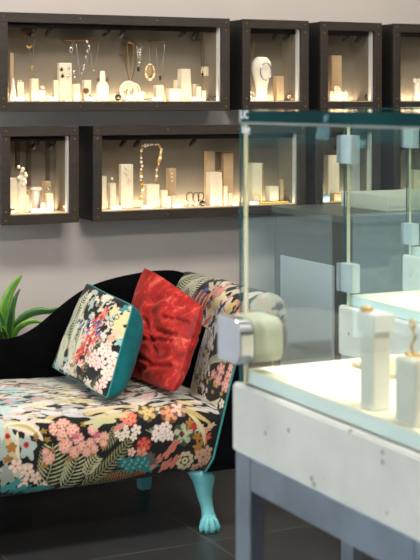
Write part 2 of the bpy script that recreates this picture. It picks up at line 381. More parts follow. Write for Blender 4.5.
def hang(name, label, u0, u1, v0, v1, Y=5.17, m='dark_chain', r=0.0011, pend=None, pm='silver', cat='necklace'):
    xa, zt, d = at(u0, v0, Y); xb = at(u1, v0, Y)[0]; zb = at((u0 + u1) / 2, v1, Y)[1]
    t = thing(name, label, cat, ((xa + xb) / 2, Y, zb))
    b = B(); tube(b, chain_pts(xa, xb, zt, zb, Y), r, 6); obj('chain', b, m, t)
    b = B(); bx(b, (xa - 0.004, Y, zt - 0.001), (xb + 0.004, WY - 0.0155, zt + 0.002)); obj('hanger', b, 'brass', t)
    if pend:
        b = B(); pend(b, (xa + xb) / 2, Y, zb); obj('pendant', b, pm, t)
    return t
def small(name, build, m, label, cat, group=None):
    b = B(); build(b); return tag(obj(name, b, m), label, cat, group)

CU = 'in the long upper cabinet'; CL = 'in the wide lower cabinet'
# --- long upper cabinet
block(11.2, 4, 53, FU, 'tall thin tan slab at the far corner of the long upper cabinet', m='tan_acrylic', Y=5.19)
small('ring_cone', lambda b: lathe(b, [(0.017, 0), (0.012, 0.03), (0.006, 0.075), (0.002, 0.09)], (at(13, 0, 5.13)[0], 5.13, FU), 16), 'white_acrylic', 'glowing white cone by the tan slab of the long upper cabinet', 'ring cone')
x, z, _ = block(19.5, 7, 82, FU, 'square topped cream block beside the glowing white cone', Y=5.15)
small('stone_chip', lambda b: [ball(b, (x + dx, 5.15, z + 0.004), 0.004, 8) for dx in (-0.006, 0.005)], 'pearl', 'pair of pearl ear studs on the block beside the white cone', 'ear studs')
block(34, 7.5, 78.5, FU, 'cream block below the little bird pendant')
block(41.5, 6.5, 90, FU, 'low cream block supporting a crystal ball next to taller block', Y=5.13)
small('crystal_ball', lambda b: (ball(b, (at(42.5, 0, 5.13)[0], 5.13, at(0, 87.5, 5.13)[1]), 0.009, 12), torus(b, (at(42.5, 0, 5.13)[0], 5.13, at(0, 90.2, 5.13)[1]), 0.006, 0.0016, 'z')), 'pearl', 'bright round crystal on the low block of the long upper cabinet', 'crystal')
block(55.5, 5, 80, FU, 'slim cream block touching the broad earring panel', Y=5.15)
x, z, _ = block(64.5, 13.5, 63, FU, 'broad tall cream panel pinned with four earrings', Y=5.165, depth=0.012)
for (u, v, lb) in ((61.5, 69, 'first dark earring of the top pair on broad panel'), (68.5, 67.5, 'second paler earring of the top pair on broad panel'), (62.5, 75.5, 'round grey earring at lower corner of broad panel'), (68.5, 75.5, 'small silver earring on broad panel below the paler one')):
    X, Z, d = at(u, v, 5.15)
    small('earring', lambda b: (ball(b, (X, 5.149, Z + 0.004), 0.0035, 8), ball(b, (X, 5.149, Z - 0.003), 0.006, 8, (1.2, 0.5, 1))), 'silver' if 'silver' in lb or 'paler' in lb else 'dark_chain', lb, 'earring', 'earrings on the broad panel')
block(76, 6.5, 84, FU, 'cream block with a shiny cup shaped top beside broad panel', Y=5.14)
small('ring', lambda b: torus(b, (at(75.5, 0, 5.12)[0], 5.117, at(0, 92, 5.12)[1]), 0.007, 0.0018, 'y'), 'silver', 'silver ring hooked on the block beside the broad panel', 'ring')
block(67, 6, 98, FU, 'very low cream stand in front of the broad panel', Y=5.12)
small('ring', lambda b: (torus(b, (at(67.5, 0, 5.12)[0], 5.12, at(0, 97.2, 5.12)[1]), 0.008, 0.0022, 'z'), ball(b, (at(67.5, 0, 5.12)[0], 5.113, at(0, 96.6, 5.12)[1]), 0.004, 8)), 'gold', 'gold ring lying on the very low cream stand', 'ring')
block(86.5, 7.5, 80, FU, 'cream block carrying the brown stone brooch', Y=5.15)
small('brooch', lambda b: (ball(b, (at(87, 0, 5.12)[0], 5.131, at(0, 90.5, 5.12)[1]), 0.009, 10, (1.1, 0.5, 0.9)), torus(b, (at(87, 0, 5.12)[0], 5.131, at(0, 90.5, 5.12)[1]), 0.010, 0.0015, 'y', sx=1.1)), 'brown_stone', 'brown stone brooch on a cream block', 'brooch')
small('ring', lambda b: (torus(b, (at(91, 0, 5.105)[0], 5.11, FU + 0.009), 0.009, 0.0022, 'y'), ball(b, (at(91, 0, 5.1)[0], 5.11, FU + 0.02), 0.005, 8)), 'brown_stone', 'brown ring standing before the brooch block', 'ring')
def bust(u, w0, w1, v0, floor, label, Y=5.15, m='white_acrylic', flare=0.5):
    X, Z, d = at(u, v0, Y); h = Z - floor; k = d / F / 2
    b = B(); lathe(b, [(w0 * k, 0), (w0 * k, h * 0.12), (w0 * k * 0.95, h * 0.5), (w1 * k * 1.1, h * 0.75), (w1 * k, h * 0.93), (w1 * k * 0.8, h)], (X, Y, floor), 24, 1, 0.42)
    return X, Z, tag(obj('necklace_bust', b, m), label, 'necklace bust')
bust(102.5, 14, 5.5, 71, FU, 'white shoulder shaped bust with dark earrings hanging beside it')
for u, lb in ((98, 'dark drop earring hanging at the near shoulder of white bust'), (107, 'dark drop earring at the far shoulder of white bust')):
    X, Z, d = at(u, 79, 5.13)
    small('earring', lambda b: (tube(b, [(X, 5.128, Z + 0.014), (X, 5.128, Z)], 0.0012, 6), ball(b, (X, 5.128, Z - 0.004), 0.008, 10, (1, 0.5, 1))), 'brown_stone', lb, 'earring', 'dark earrings on the white bust')
X, Z, d = at(128.5, 93, 5.15)
t = thing('bracelet_stand', 'round white stand with a pearl bangle looped around it', 'bracelet stand', (X, 5.15, FU))
b = B(); torus(b, (X, 5.15, FU + 0.041), 0.032, 0.009, 'y', 28, 10); obj('ring_loop', b, 'white_acrylic', t)
b = B(); bx(b, (X - 0.02, 5.13, FU), (X + 0.02, 5.17, FU + 0.008), 0.002); obj('foot', b, 'white_acrylic', t)
b = B(); tube(b, [(X - 0.03, 5.135, FU + 0.045), (X - 0.018, 5.13, FU + 0.06), (X + 0.005, 5.13, FU + 0.05)], 0.011, 10); obj('cushion_roll', b, 'cream_acrylic', t)
small('bangle', lambda b: torus(b, (at(134, 0, 5.12)[0], 5.118, FU + 0.037), 0.033, 0.0035, 'y', 28, 8, sx=0.75), 'pearl', 'pearl white bangle leaning against the round white stand', 'bangle')
small('black_orb', lambda b: (ball(b, (at(118, 0, 5.12)[0], 5.12, FU + 0.0135), 0.0135, 14), torus(b, (at(118, 0, 5.12)[0], 5.12, FU + 0.029), 0.005, 0.0015, 'y')), 'black_stone', 'shiny black ball pendant before the round white stand', 'pendant')
small('display_disc', lambda b: lathe(b, [(0.018, 0), (0.018, 0.004), (0.013, 0.006), (0.006, 0.02), (0.016, 0.026), (0.016, 0.034), (0.004, 0.038)], (at(141.5, 0, 5.14)[0], 5.14, FU), 20), 'white_acrylic', 'small white mushroom stand beside the bangle', 'stand')
# necklaces hanging in the long upper cabinet
hang('necklace', 'fine chain with a small golden bird pendant, nearest the cabinet corner', 27, 31, 30, 47, pend=lambda b, x, y, z: (ball(b, (x, y, z - 0.002), 0.006, 8, (1.6, 0.4, 0.8)), ball(b, (x - 0.008, y, z + 0.004), 0.004, 8, (1.2, .4, .8)), ball(b, (x + 0.01, y, z + 0.003), 0.004, 8, (1.2, .4, .8))), pm='gold')
hang('necklace', 'fine chain with a long pale pendant below the bird pendant', 29, 35, 34, 66, pend=lambda b, x, y, z: (ball(b, (x, y, z - 0.008), 0.006, 8, (0.8, 0.4, 2)),), pm='gold', m='silver', Y=5.19)
hang('necklace', 'thin chain with a silver hexagon link above the broad panel', 69, 73.5, 40, 47, m='silver', pend=lambda b, x, y, z: torus(b, (x, y, z - 0.012), 0.009, 0.002, 'y', 6, 6, sx=0.85, sz=1.3), Y=5.16)
def crystals(b, pts, y, r):
    for u, v, k in pts:
        X, Z, d = at(u, v, y); ball(b, (X, y, Z), r * k, 8, (1, 0.7, 1.3))
t = hang('necklace', 'long necklace of sparkling crystal drops on a gold bar', 76, 90, 40, 86, m='silver', Y=5.155)
for u, v, k in ((87, 41.5, 1.2), (87.5, 51, 1.3), (86, 57, 1.1), (84, 65.5, 1.6), (83.5, 69, 1), (82, 74, .9), (74, 72, 1.3), (75, 77, .8), (78, 84, .9), (88.5, 46, .7)):
    b = B(); crystals(b, [(u, v, k)], 5.152, 0.0045); obj('crystal', b, 'silver', t)
hang('necklace', 'plain thin necklace hanging between the crystal drops and the bust', 89, 99, 37, 72, m='silver', Y=5.18)
t = hang('necklace', 'golden bar necklace with fine fringe above the white stand', 127, 134, 43, 80, m='gold', Y=5.18)
b = B(); xx, zz, _ = at(131, 43, 5.175); tube(b, [(xx - 0.012, 5.175, zz + 0.004), (xx + 0.012, 5.175, zz - 0.006)], 0.003, 6); obj('pendant', b, 'gold', t)
t = hang('necklace', 'chain of open silver rings ending in a grey leaf', 136.5, 142, 44, 68, m='silver', Y=5.165)
for v in (50.5, 56, 64):
    b = B(); xx, zz, _ = at(139.5, v, 5.16); torus(b, (xx, 5.16, zz), 0.007, 0.0018, 'y', 14, 6); obj('open_ring', b, 'silver', t)
b = B(); xx, zz, _ = at(138.5, 69, 5.16); ball(b, (xx, 5.16, zz), 0.008, 8, (0.9, 0.4, 1.4)); obj('pendant', b, 'dark_chain', t)
hang('necklace', 'thin beaded chain with a small brown drop above the bangle', 124, 137, 55, 82, m='dark_chain', Y=5.19, pend=lambda b, x, y, z: ball(b, (x + 0.006, y, z - 0.004), 0.006, 8, (0.8, .5, 1.4)), pm='brown_stone')
# wreath necklace on block
X, Z, d = at(150, 72, 5.14)
t = thing('wreath_necklace', 'oval wreath of pale gold beads above the long cabinet floor', 'necklace', (X, 5.14, Z - 0.036))
b = B(); tube(b, [(X, 5.145, Z + 0.03), (X, 5.145, at(0, 40, 5.145)[1])], 0.0009, 5); obj('chain', b, 'silver', t)
b = B(); lathe(b, [(0.002, -0.003), (0.016, -0.002), (0.016, 0.002), (0.002, 0.003)], (0, 0, 0), 18)
bmesh.ops.rotate(b, verts=b.verts, matrix=Matrix.Rotation(PI / 2, 3, 'X')); bmesh.ops.scale(b, verts=b.verts, vec=(1, 1, 1.7)); bmesh.ops.translate(b, verts=b.verts, vec=(X, 5.146, Z)); obj('oval_card', b, 'tan_acrylic', t)
random.seed(3)
for i in range(18):
    a = 2 * PI * i / 18; b = B(); ball(b, (X + 0.019 * math.cos(a), 5.14, Z + 0.031 * math.sin(a)), 0.0058 if math.sin(a) < 0.2 else 0.0042, 8); obj('bead', b, 'pearl' if i % 3 else 'gold', t)
block(158.5, 8, 85, FU, 'cream block below the dark tassel necklace', Y=5.16)
hang('necklace', 'pale double chain with a dark tassel, beside the bead wreath', 155.5, 165, 41, 77, m='silver', Y=5.17, pend=lambda b, x, y, z: ball(b, (x, y, z - 0.004), 0.006, 8, (0.9, .5, 2)), pm='dark_chain')
small('bracelet', lambda b: tube(b, [(at(u, 0, 5.115)[0], 5.115 + dy, FU + 0.007) for u, dy in ((144, 0), (147, -.006), (151, -.004), (152, .008), (148, .012), (144.5, .008))], 0.0025, 6, closed=True), 'dark_chain', 'dark thin bracelet lying flat below the bead wreath', 'bracelet')
block(173, 12, 88.5, FU, 'wide low cream block with a step up to the tallest block', Y=5.14)
block(177, 5.5, 80, FU, 'narrow cream step block leaning on the tallest tapering block', Y=5.17)
block(184, 13, 69, FU, 'tall tapering cream block, largest at the far end of the long cabinet', Y=5.15, taper=0.28)
small('pearl', lambda b: ball(b, (at(181.5, 0, 5.15)[0], 5.15, at(0, 68, 5.15)[1]), 0.0055, 10), 'pearl', 'single pearl resting on the tall tapering block', 'pearl')
for i, u in enumerate((178.5, 181.5, 184.5, 187.5)):
    X, Z, d = at(u, 97.5, 5.122)
    small('earring', lambda b: (tube(b, [(X, 5.122, Z + 0.008), (X, 5.122, Z - 0.006)], 0.0016, 6), ball(b, (X, 5.122, Z - 0.007), 0.003, 6)), 'gold', 'one of four small gold drops along foot of tapering block', 'earring', 'gold drops on the tapering block')
block(194.5, 5, 84, FU, 'slim cream block next to the tapering block', Y=5.16)
block(198, 5, 86.5, FU, 'cream block between two slimmer blocks under black pendant', Y=5.14)
block(203, 4.5, 90.5, FU, 'lowest cream block nearest the black pendant necklace', Y=5.15)
small('ring', lambda b: (torus(b, (at(197.5, 0, 5.14)[0], 5.14, at(0, 85, 5.14)[1]), 0.006, 0.002, 'y'),), 'gold', 'gold ring on the middle block under the black pendant', 'ring')
hang('necklace', 'long dark chain with a black arrow pendant at the far end of upper cabinet', 200, 205, 40, 74, pend=lambda b, x, y, z: lathe(b, [(0.0005, -0.016), (0.006, 0.0), (0.002, 0.006)], (x, y, z), 8), pm='black_stone', Y=5.16)
small('pendant_card', lambda b: bx(b, (at(205.8, 0, 5.19)[0], 5.19, at(0, 74, 5.19)[1]), (at(209, 0, 5.19)[0], 5.236, at(0, 64, 5.19)[1]), 0.001), 'cream_acrylic', 'pale little tablet on the back beside black arrow pendant', 'tablet')
small('ring', lambda b: (torus(b, (at(212.5, 0, 5.12)[0], 5.12, FU + 0.01), 0.0095, 0.002, 'y'), ball(b, (at(214.5, 0, 5.12)[0], 5.118, FU + 0.013), 0.008, 10)), 'black_stone', 'black ring with a big round stone near the far corner of upper cabinet', 'ring')
for u, w, lb in ((19.5, 9, 'white price card in front of the block by the white cone'), (53, 9.5, 'white price card in front of the slim block at broad panel'), (90, 9.5, 'white price card under the brooch block'), (157, 9.5, 'white price card under the dark tassel necklace'), (196.5, 9.5, 'white price card below the black arrow pendant')):
    card(u, w, FU, lb)
# --- bust cabinet
X, Z, o = bust(261.5, 19, 20, 57, FU, 'big glowing white necklace bust in its own small cabinet', Y=5.155)
b = B(); X, Z, d = at(261.5, 57, 5.155); k = d / F / 2; h = Z - FU
lathe(b, [(15 * k, 0), (15 * k, h * 0.04), (12 * k, h * 0.1), (13 * k, h * 0.3), (19 * k, h * 0.55), (22 * k, h * 0.72), (21 * k, h * 0.88), (15 * k, h * 0.96), (10 * k, h)], (X, 5.155, FU), 28, 1, 0.36)
me = o.data; bmesh.ops.recalc_face_normals(b, faces=b.faces); bmesh.ops.translate(b, verts=b.verts, vec=-WLOC[o.name]); b.to_mesh(me); b.free(); 
small('necklace', lambda b: torus(b, (X, 5.116, at(0, 69, 5.12)[1]), 0.026, 0.003, 'y', 26, 6, sz=1.4), 'silver', 'silver bead collar on the big white bust', 'necklace')
block(278.5, 8, 76, FU, 'translucent pale slab beside the big white bust', Y=5.16, m='tan_acrylic')
hang('necklace', 'hanging chain of linked rings beside the big white bust', 249.5, 254.5, 38, 57, m='gold', Y=5.15)
small('bangle', lambda b: (torus(b, (at(250.5, 0, 5.13)[0], 5.13, FU + 0.02), 0.018, 0.003, 'y', 22, 6), torus(b, (at(250.5, 0, 5.13)[0], 5.136, FU + 0.03), 0.014, 0.003, 'y', 22, 6)), 'silver', 'bright bangle standing at the foot of the big white bust', 'bangle')
small('ring_box', lambda b: (bx(b, (at(289.5, 0, 5.13)[0], 5.12, FU), (at(296, 0, 5.13)[0], 5.15, FU + 0.012), 0.002), bx(b, (at(290.5, 0, 5.13)[0], 5.14, FU + 0.012), (at(296, 0, 5.13)[0], 5.15, FU + 0.03), 0.002)), 'ring_box_brown', 'open brown ring box at the corner of the bust cabinet', 'ring box')
small('ring', lambda b: (torus(b, (at(292, 0, 5.1)[0], 5.125, FU + 0.018), 0.006, 0.0018, 'y'),), 'silver', 'silver ring set in the open brown ring box', 'ring')
# --- tan slab cabinet
block(334.5, 12, 55.5, FU, 'tall tan slab behind small cream blocks in upper cabinet', Y=5.195, m='tan_acrylic', depth=0.02)
block(331, 4, 91, FU, 'small cream block at the corner below the tan slab', Y=5.13)
block(335.5, 6, 86, FU, 'tallest of the small cream blocks before the tan slab', Y=5.14)
block(344, 5.5, 92, FU, 'small square cream block apart from the tan slab', Y=5.14)
small('crystal_ball', lambda b: ball(b, (at(339, 0, 5.13)[0], 5.13, FU + 0.05), 0.009, 10) or bx(b, (at(336.5, 0, 5.13)[0], 5.12, FU), (at(341, 0, 5.13)[0], 5.14, FU + 0.043)), 'pearl', 'pearl ball on a short post before the tan slab', 'pearl')
small('pearl', lambda b: ball(b, (at(345.5, 0, 5.14)[0], 5.14, at(0, 90.5, 5.14)[1]), 0.006, 10), 'pearl', 'pearl on the small square block apart from the tan slab', 'pearl')
t = thing('round_ornament', 'round black ornament with a white bead, in tan slab cabinet', 'ornament', (at(368, 0, 5.13)[0], 5.13, FU))
X = at(368, 0, 5.13)[0]
b = B(); torus(b, (X, 5.13, FU + 0.0155), 0.0115, 0.004, 'y', 20, 8, sx=1.2); obj('hoop', b, 'black_stone', t)
b = B(); ball(b, (X + 0.002, 5.13, FU + 0.016), 0.007, 10); obj('bead', b, 'pearl', t)
# --- edge cabinet, upper
small('figure_stand', lambda b: (lathe(b, [(0.024, 0), (0.024, 0.02), (0.016, 0.03), (0.014, 0.075), (0.006, 0.083)], (at(417, 0, 5.15)[0], 5.15, FU), 18), ball(b, (at(414, 0, 5.15)[0], 5.14, FU + 0.09), 0.011, 10), ball(b, (at(419, 0, 5.15)[0], 5.15, FU + 0.088), 0.012, 10)), 'white_acrylic', 'white knobbly stand in the cabinet cut off by the photo edge', 'stand')
small('pearl', lambda b: ball(b, (at(402, 0, 5.14)[0], 5.14, FU + 0.011), 0.011, 10), 'pearl', 'single pale pearl near the white knobbly stand', 'pearl')
# --- small lower cabinet
block(12.5, 8, 178, FL, 'bright cream block at the corner of the small lower cabinet', Y=5.16)
t = thing('carved_bust', 'knobbly bright sculpted stand leaning up to a point', 'stand', (at(21.5, 0, 5.15)[0], 5.15, FL))
b = B(); X, Z, d = at(21.5, 170, 5.15); lathe(b, [(0.02, 0), (0.02, 0.10), (0.015, 0.13), (0.012, Z - FL - 0.03), (0.003, Z - FL)], (X, 5.15, FL), 16, 1, 0.6); obj('stem', b, 'cream_acrylic', t)
random.seed(5)
for i in range(9):
    b = B(); ball(b, (X + random.uniform(-.016, .016), 5.138, FL + 0.11 + i * 0.0085), random.uniform(.006, .01), 8); obj('bead', b, 'pearl', t)
block(26, 5, 195, FL, 'low cream block behind the price card, by the sculpted stand', Y=5.16)
small('ring', lambda b: torus(b, (at(27, 0, 5.16)[0], 5.16, at(0, 193.3, 5.16)[1]), 0.008, 0.002, 'y'), 'gold', 'gold ring on the low block by the sculpted stand', 'ring')
t = thing('mushroom_stand', 'white pillar with a wide flat cap in the small lower cabinet', 'stand', (at(36, 0, 5.15)[0], 5.15, FL))
X, Z, d = at(36, 187, 5.15)
b = B(); lathe(b, [(0.015, 0), (0.015, Z - FL - 0.014)], (X, 5.15, FL), 4, 1.2, 0.8); obj('pillar', b, 'white_acrylic', t)
b = B(); bx(b, (X - 0.021, 5.135, Z - 0.014), (X + 0.021, 5.165, Z), 0.004); obj('cap', b, 'white_acrylic', t)
block(46.5, 7, 181, FL, 'taller clear slab behind the bright block in small lower cabinet', Y=5.19, m='tan_acrylic')
block(49, 7, 193, FL, 'bright cream block before the clear slab', Y=5.14)
small('pearl_cluster', lambda b: [ball(b, (at(44, 0, 5.125)[0] + dx, 5.125, FL + dz), r, 8) for dx, dz, r in ((0, .012, .012), (-.012, .01, .01), (-.002, .03, .009), (.014, .009, .009), (-.008, .024, .007))], 'pearl', 'heap of pale beads between mushroom pillar and bright block', 'beads')
small('ring', lambda b: torus(b, (at(48, 0, 5.14)[0], 5.14, at(0, 190.8, 5.14)[1]), 0.008, 0.0025, 'y'), 'silver', 'silver ring on the bright block before the clear slab', 'ring')
small('ring_box', lambda b: (bx(b, (at(61.5, 0, 5.13)[0], 5.115, FL), (at(70, 0, 5.13)[0], 5.15, FL + 0.012), 0.003), bx(b, (at(62.5, 0, 5.13)[0], 5.138, FL + 0.012), (at(70, 0, 5.13)[0], 5.15, FL + 0.034), 0.003)), 'ring_box_brown', 'open brown ring box in the small lower cabinet', 'ring box')
small('pearl', lambda b: ball(b, (at(65, 0, 5.12)[0], 5.125, FL + 0.018), 0.006, 8), 'pearl', 'white pearl lying in the brown ring box of small lower cabinet', 'pearl')
small('jewel_box', lambda b: bx(b, (at(9.8, 0, 5.11)[0], 5.10, FL), (at(14.5, 0, 5.11)[0], 5.125, FL + 0.019), 0.002), 'ring_box_brown', 'little closed brown box at the corner of the small lower cabinet', 'box')
for u, v, w, lb in ((18, 168, 4, 'dark hanging strap nearest the corner of the small lower cabinet'), (29, 186, 4, 'longest dark hanging strap, middle of the three in small lower cabinet'), (48, 186, 3.6, 'dark hanging strap above the clear slab in small lower cabinet')):
    xa, zt, d = at(u, 141, 5.225); zb = at(u, v, 5.225)[1]; hw = w * d / F / 2
    small('strap', lambda b: bx(b, (xa - hw, 5.222, zb), (xa + hw, 5.2355, zt + .02), .001), 'dark_strap', lb, 'strap')
card(37, 12, FL, 'white price card below the mushroom pillar')
# --- wide lower cabinet
block(103.5, 5, 176, FL, 'cream slab at the near corner of the wide lower cabinet', Y=5.16)
block(112, 6.5, 183, FL, 'cream block between corner slab and earring panel', Y=5.15)
small('pearl', lambda b: ball(b, (at(112, 0, 5.15)[0], 5.15, at(0, 181.8, 5.15)[1]), 0.006, 10), 'pearl', 'pearl on the block next to the earring panel of the lower cabinet', 'pearl')
block(126, 13.5, 164, FL, 'tall broad cream panel with hanging pearl earrings', Y=5.17, depth=0.012)
for u, v, lb in ((126, 170, 'upper pearl earring on the tall broad panel, lower cabinet'), (129, 180, 'lower pearl earring on the tall broad panel, lower cabinet')):
    X, Z, d = at(u, v, 5.155)
    small('earring', lambda b: [ball(b, (X + dx, 5.152, Z + dz), 0.005, 8) for dx, dz in ((0, .012), (0.004, .003), (-.003, -.006), (0.003, -.012))], 'pearl', lb, 'earring', 'pearl earrings on the tall panel')
small('bracelet', lambda b: torus(b, (at(116, 0, 5.12)[0], 5.125, FL + 0.006), 0.02, 0.004, 'z', 24, 8, sz=0.7), 'pearl', 'pearl bracelet lying before the tall broad panel', 'bracelet')
# beaded necklace
t = thing('bead_necklace', 'long necklace of gold and pearl beads draped in a tall loop', 'necklace', (at(151, 0, 5.14)[0], 5.14, at(0, 200, 5.14)[1]))
path = [(139, 204), (140.5, 199), (142, 193), (143, 187), (141.5, 180), (141, 173), (142, 166), (141, 158), (141, 151), (143, 146), (148, 145), (153, 144.5), (158, 144.5), (160.5, 147), (161.5, 152), (160.5, 158), (158.5, 164), (157, 170), (157, 176), (155, 182)]
b = B(); tube(b, [(at(u, v, 5.145)[0], 5.145, at(u, v, 5.145)[1]) for u, v in path], 0.0014, 6); obj('cord', b, 'gold', t)
random.seed(11)
for i in range(len(path) - 1):
    for s in (0, .5):
        u = path[i][0] * (1 - s) + path[i + 1][0] * s; v = path[i][1] * (1 - s) + path[i + 1][1] * s
        X, Z, d = at(u + random.uniform(-.7, .7), v, 5.142)
        b = B(); ball(b, (X, 5.142, Z), random.uniform(.004, .0085), 8); obj('bead', b, random.choice(['pearl', 'pearl', 'gold']), t)
block(151, 14, 184, FL, 'wide cream block inside the loop of the bead necklace', Y=5.175)
block(171, 8, 168, FL, 'tall slim slab beyond the bead necklace', Y=5.19, m='tan_acrylic')
small('earring', lambda b: [ball(b, (at(172.5, 0, 5.16)[0], 5.165, at(0, v, 5.16)[1]), .004, 8) for v in (178, 182, 186)], 'pearl', 'pearl drop earring on the tall slim slab', 'earring')
block(164, 6, 190, FL, 'cream block left of the stepped pair under slim slab', Y=5.15)
block(168.5, 4.5, 196, FL, 'lowest of the three stepped cream blocks under slim slab', Y=5.135)
block(173, 4.5, 195.5, FL, 'third stepped cream block under the slim slab', Y=5.15)
for u, v, r, lb in ((190, 197, .020, 'first thin dark bangle of the standing three'), (196, 197, .019, 'middle dark bangle of the standing three'), (201, 196.5, .017, 'last dark bangle, nearest the black ball')):
    X, Z, d = at(u, v, 5.14)
    t = thing('bangle', lb, 'bangle', (X, 5.14, FL), 'bangles in the wide lower cabinet')
    b = B(); torus(b, (X, 5.14, Z), r, 0.0022, 'y', 26, 6, sx=0.8); obj('hoop', b, 'dark_chain', t)
    b = B(); bx(b, (X - 0.003, 5.137, FL), (X + 0.003, 5.15, Z - r + 0.002)); obj('foot', b, 'white_acrylic', t)
small('black_orb', lambda b: (ball(b, (at(203, 0, 5.11)[0], 5.115, FL + 0.0125), 0.0125, 12), torus(b, (at(200.5, 0, 5.11)[0], 5.112, FL + 0.02), 0.008, 0.0015, 'y')), 'black_stone', 'shiny black ball beside the dark bangles', 'pendant')
block(209.5, 9, 151, FL, 'tallest cream slab in the wide lower cabinet, next to the case edge', Y=5.2, depth=0.015, m='tan_acrylic')
block(227, 11, 152, FL, 'second tall tan slab, hung with fine chains, near the case edge', Y=5.2, depth=0.015, m='tan_acrylic')
block(214, 13, 172, FL, 'broad cream block in front of the tallest slab', Y=5.16)
block(219.5, 4.5, 180, FL, 'slim cream block at the side of the broad block', Y=5.14)
block(225, 4, 186, FL, 'middle step of three slim blocks below the chains', Y=5.14)
block(230, 4, 193, FL, 'lowest step of the three slim blocks below the chains', Y=5.14)
small('ring', lambda b: torus(b, (at(221, 0, 5.13)[0], 5.14, at(0, 178, 5.13)[1]), 0.008, 0.002, 'y'), 'gold', 'gold ring on the slim block by the broad block', 'ring')
t = hang('necklace', 'fine chains looped over the second tall tan slab', 222, 232, 153, 168, m='gold', Y=5.18)
block(255, 11, 163, FL, 'cream slab seen through the glass corner of the front case', Y=5.17)
block(272, 10, 186, FL, 'cream block with beads seen through the front case glass', Y=5.15)
small('earring', lambda b: [ball(b, (at(263, 0, 5.15)[0], 5.15, at(0, v, 5.15)[1]), .004, 8) for v in (170, 174, 178)] and tube(b, [(at(263, 0, 5.15)[0], 5.15, at(0, 179, 5.15)[1]), (at(263, 0, 5.15)[0], 5.15, FL)], .0015, 6), 'gold', 'gold drop earring on a post seen through the case glass', 'earring')
small('bead_strand', lambda b: [ball(b, (at(256 + i * 2.4, 0, 5.12)[0], 5.12, FL + .006), .006, 8) for i in range(14)], 'gold', 'row of gold beads on cabinet floor, seen through the case glass', 'bead strand')
small('bangle', lambda b: (torus(b, (at(257, 0, 5.14)[0], 5.14, FL + .02), .018, .002, 'y', 24, 6),), 'gold', 'gold bangle standing behind the front case corner', 'bangle')
block(281, 4, 179, FL, 'narrow tan block seen through glass at far end of lower cabinet', Y=5.15, m='tan_acrylic')
for u, w, lb in ((116, 10, 'white price card below the corner slabs of wide lower cabinet'), (147, 11, 'white price card below the bead necklace'), (178, 10, 'white price card beyond the stepped blocks'), (235, 6, 'white price card beside the case edge'), (254, 9, 'white price card seen through the front case corner')):
    card(u, w, FL, lb)
# --- small lower cabinet behind glass
block(331.5, 13, 155, FL, 'tall cream slab of the small cabinet behind the glass case', Y=5.18, depth=0.02)
block(336, 9, 193, FL, 'low gold toned block under the tall cream slab', Y=5.14, m='tan_acrylic')
small('jewel_box', lambda b: prism(b, [(at(316, 0, 5.13)[0] + .012, FL), (at(327, 0, 5.13)[0], FL), (at(327, 0, 5.13)[0], FL + .028), (at(320, 0, 5.13)[0], FL + .03)], 5.11, 5.15), 'blue_box', 'shiny pale blue box beside the tall cream slab', 'box')
block(369, 3.5, 150, FL, 'narrow white slab at the far side behind the glass', Y=5.105, m='white_acrylic')
block(354, 9, 160, FL, 'blue grey tall slab behind the second glass case', Y=5.19, m='card_grey')
block(415, 8, 170, FL, 'pale slab in the last lower cabinet behind the glass', Y=5.18)
block(405, 6, 188, FL, 'small pale block in the last lower cabinet behind the glass', Y=5.15)

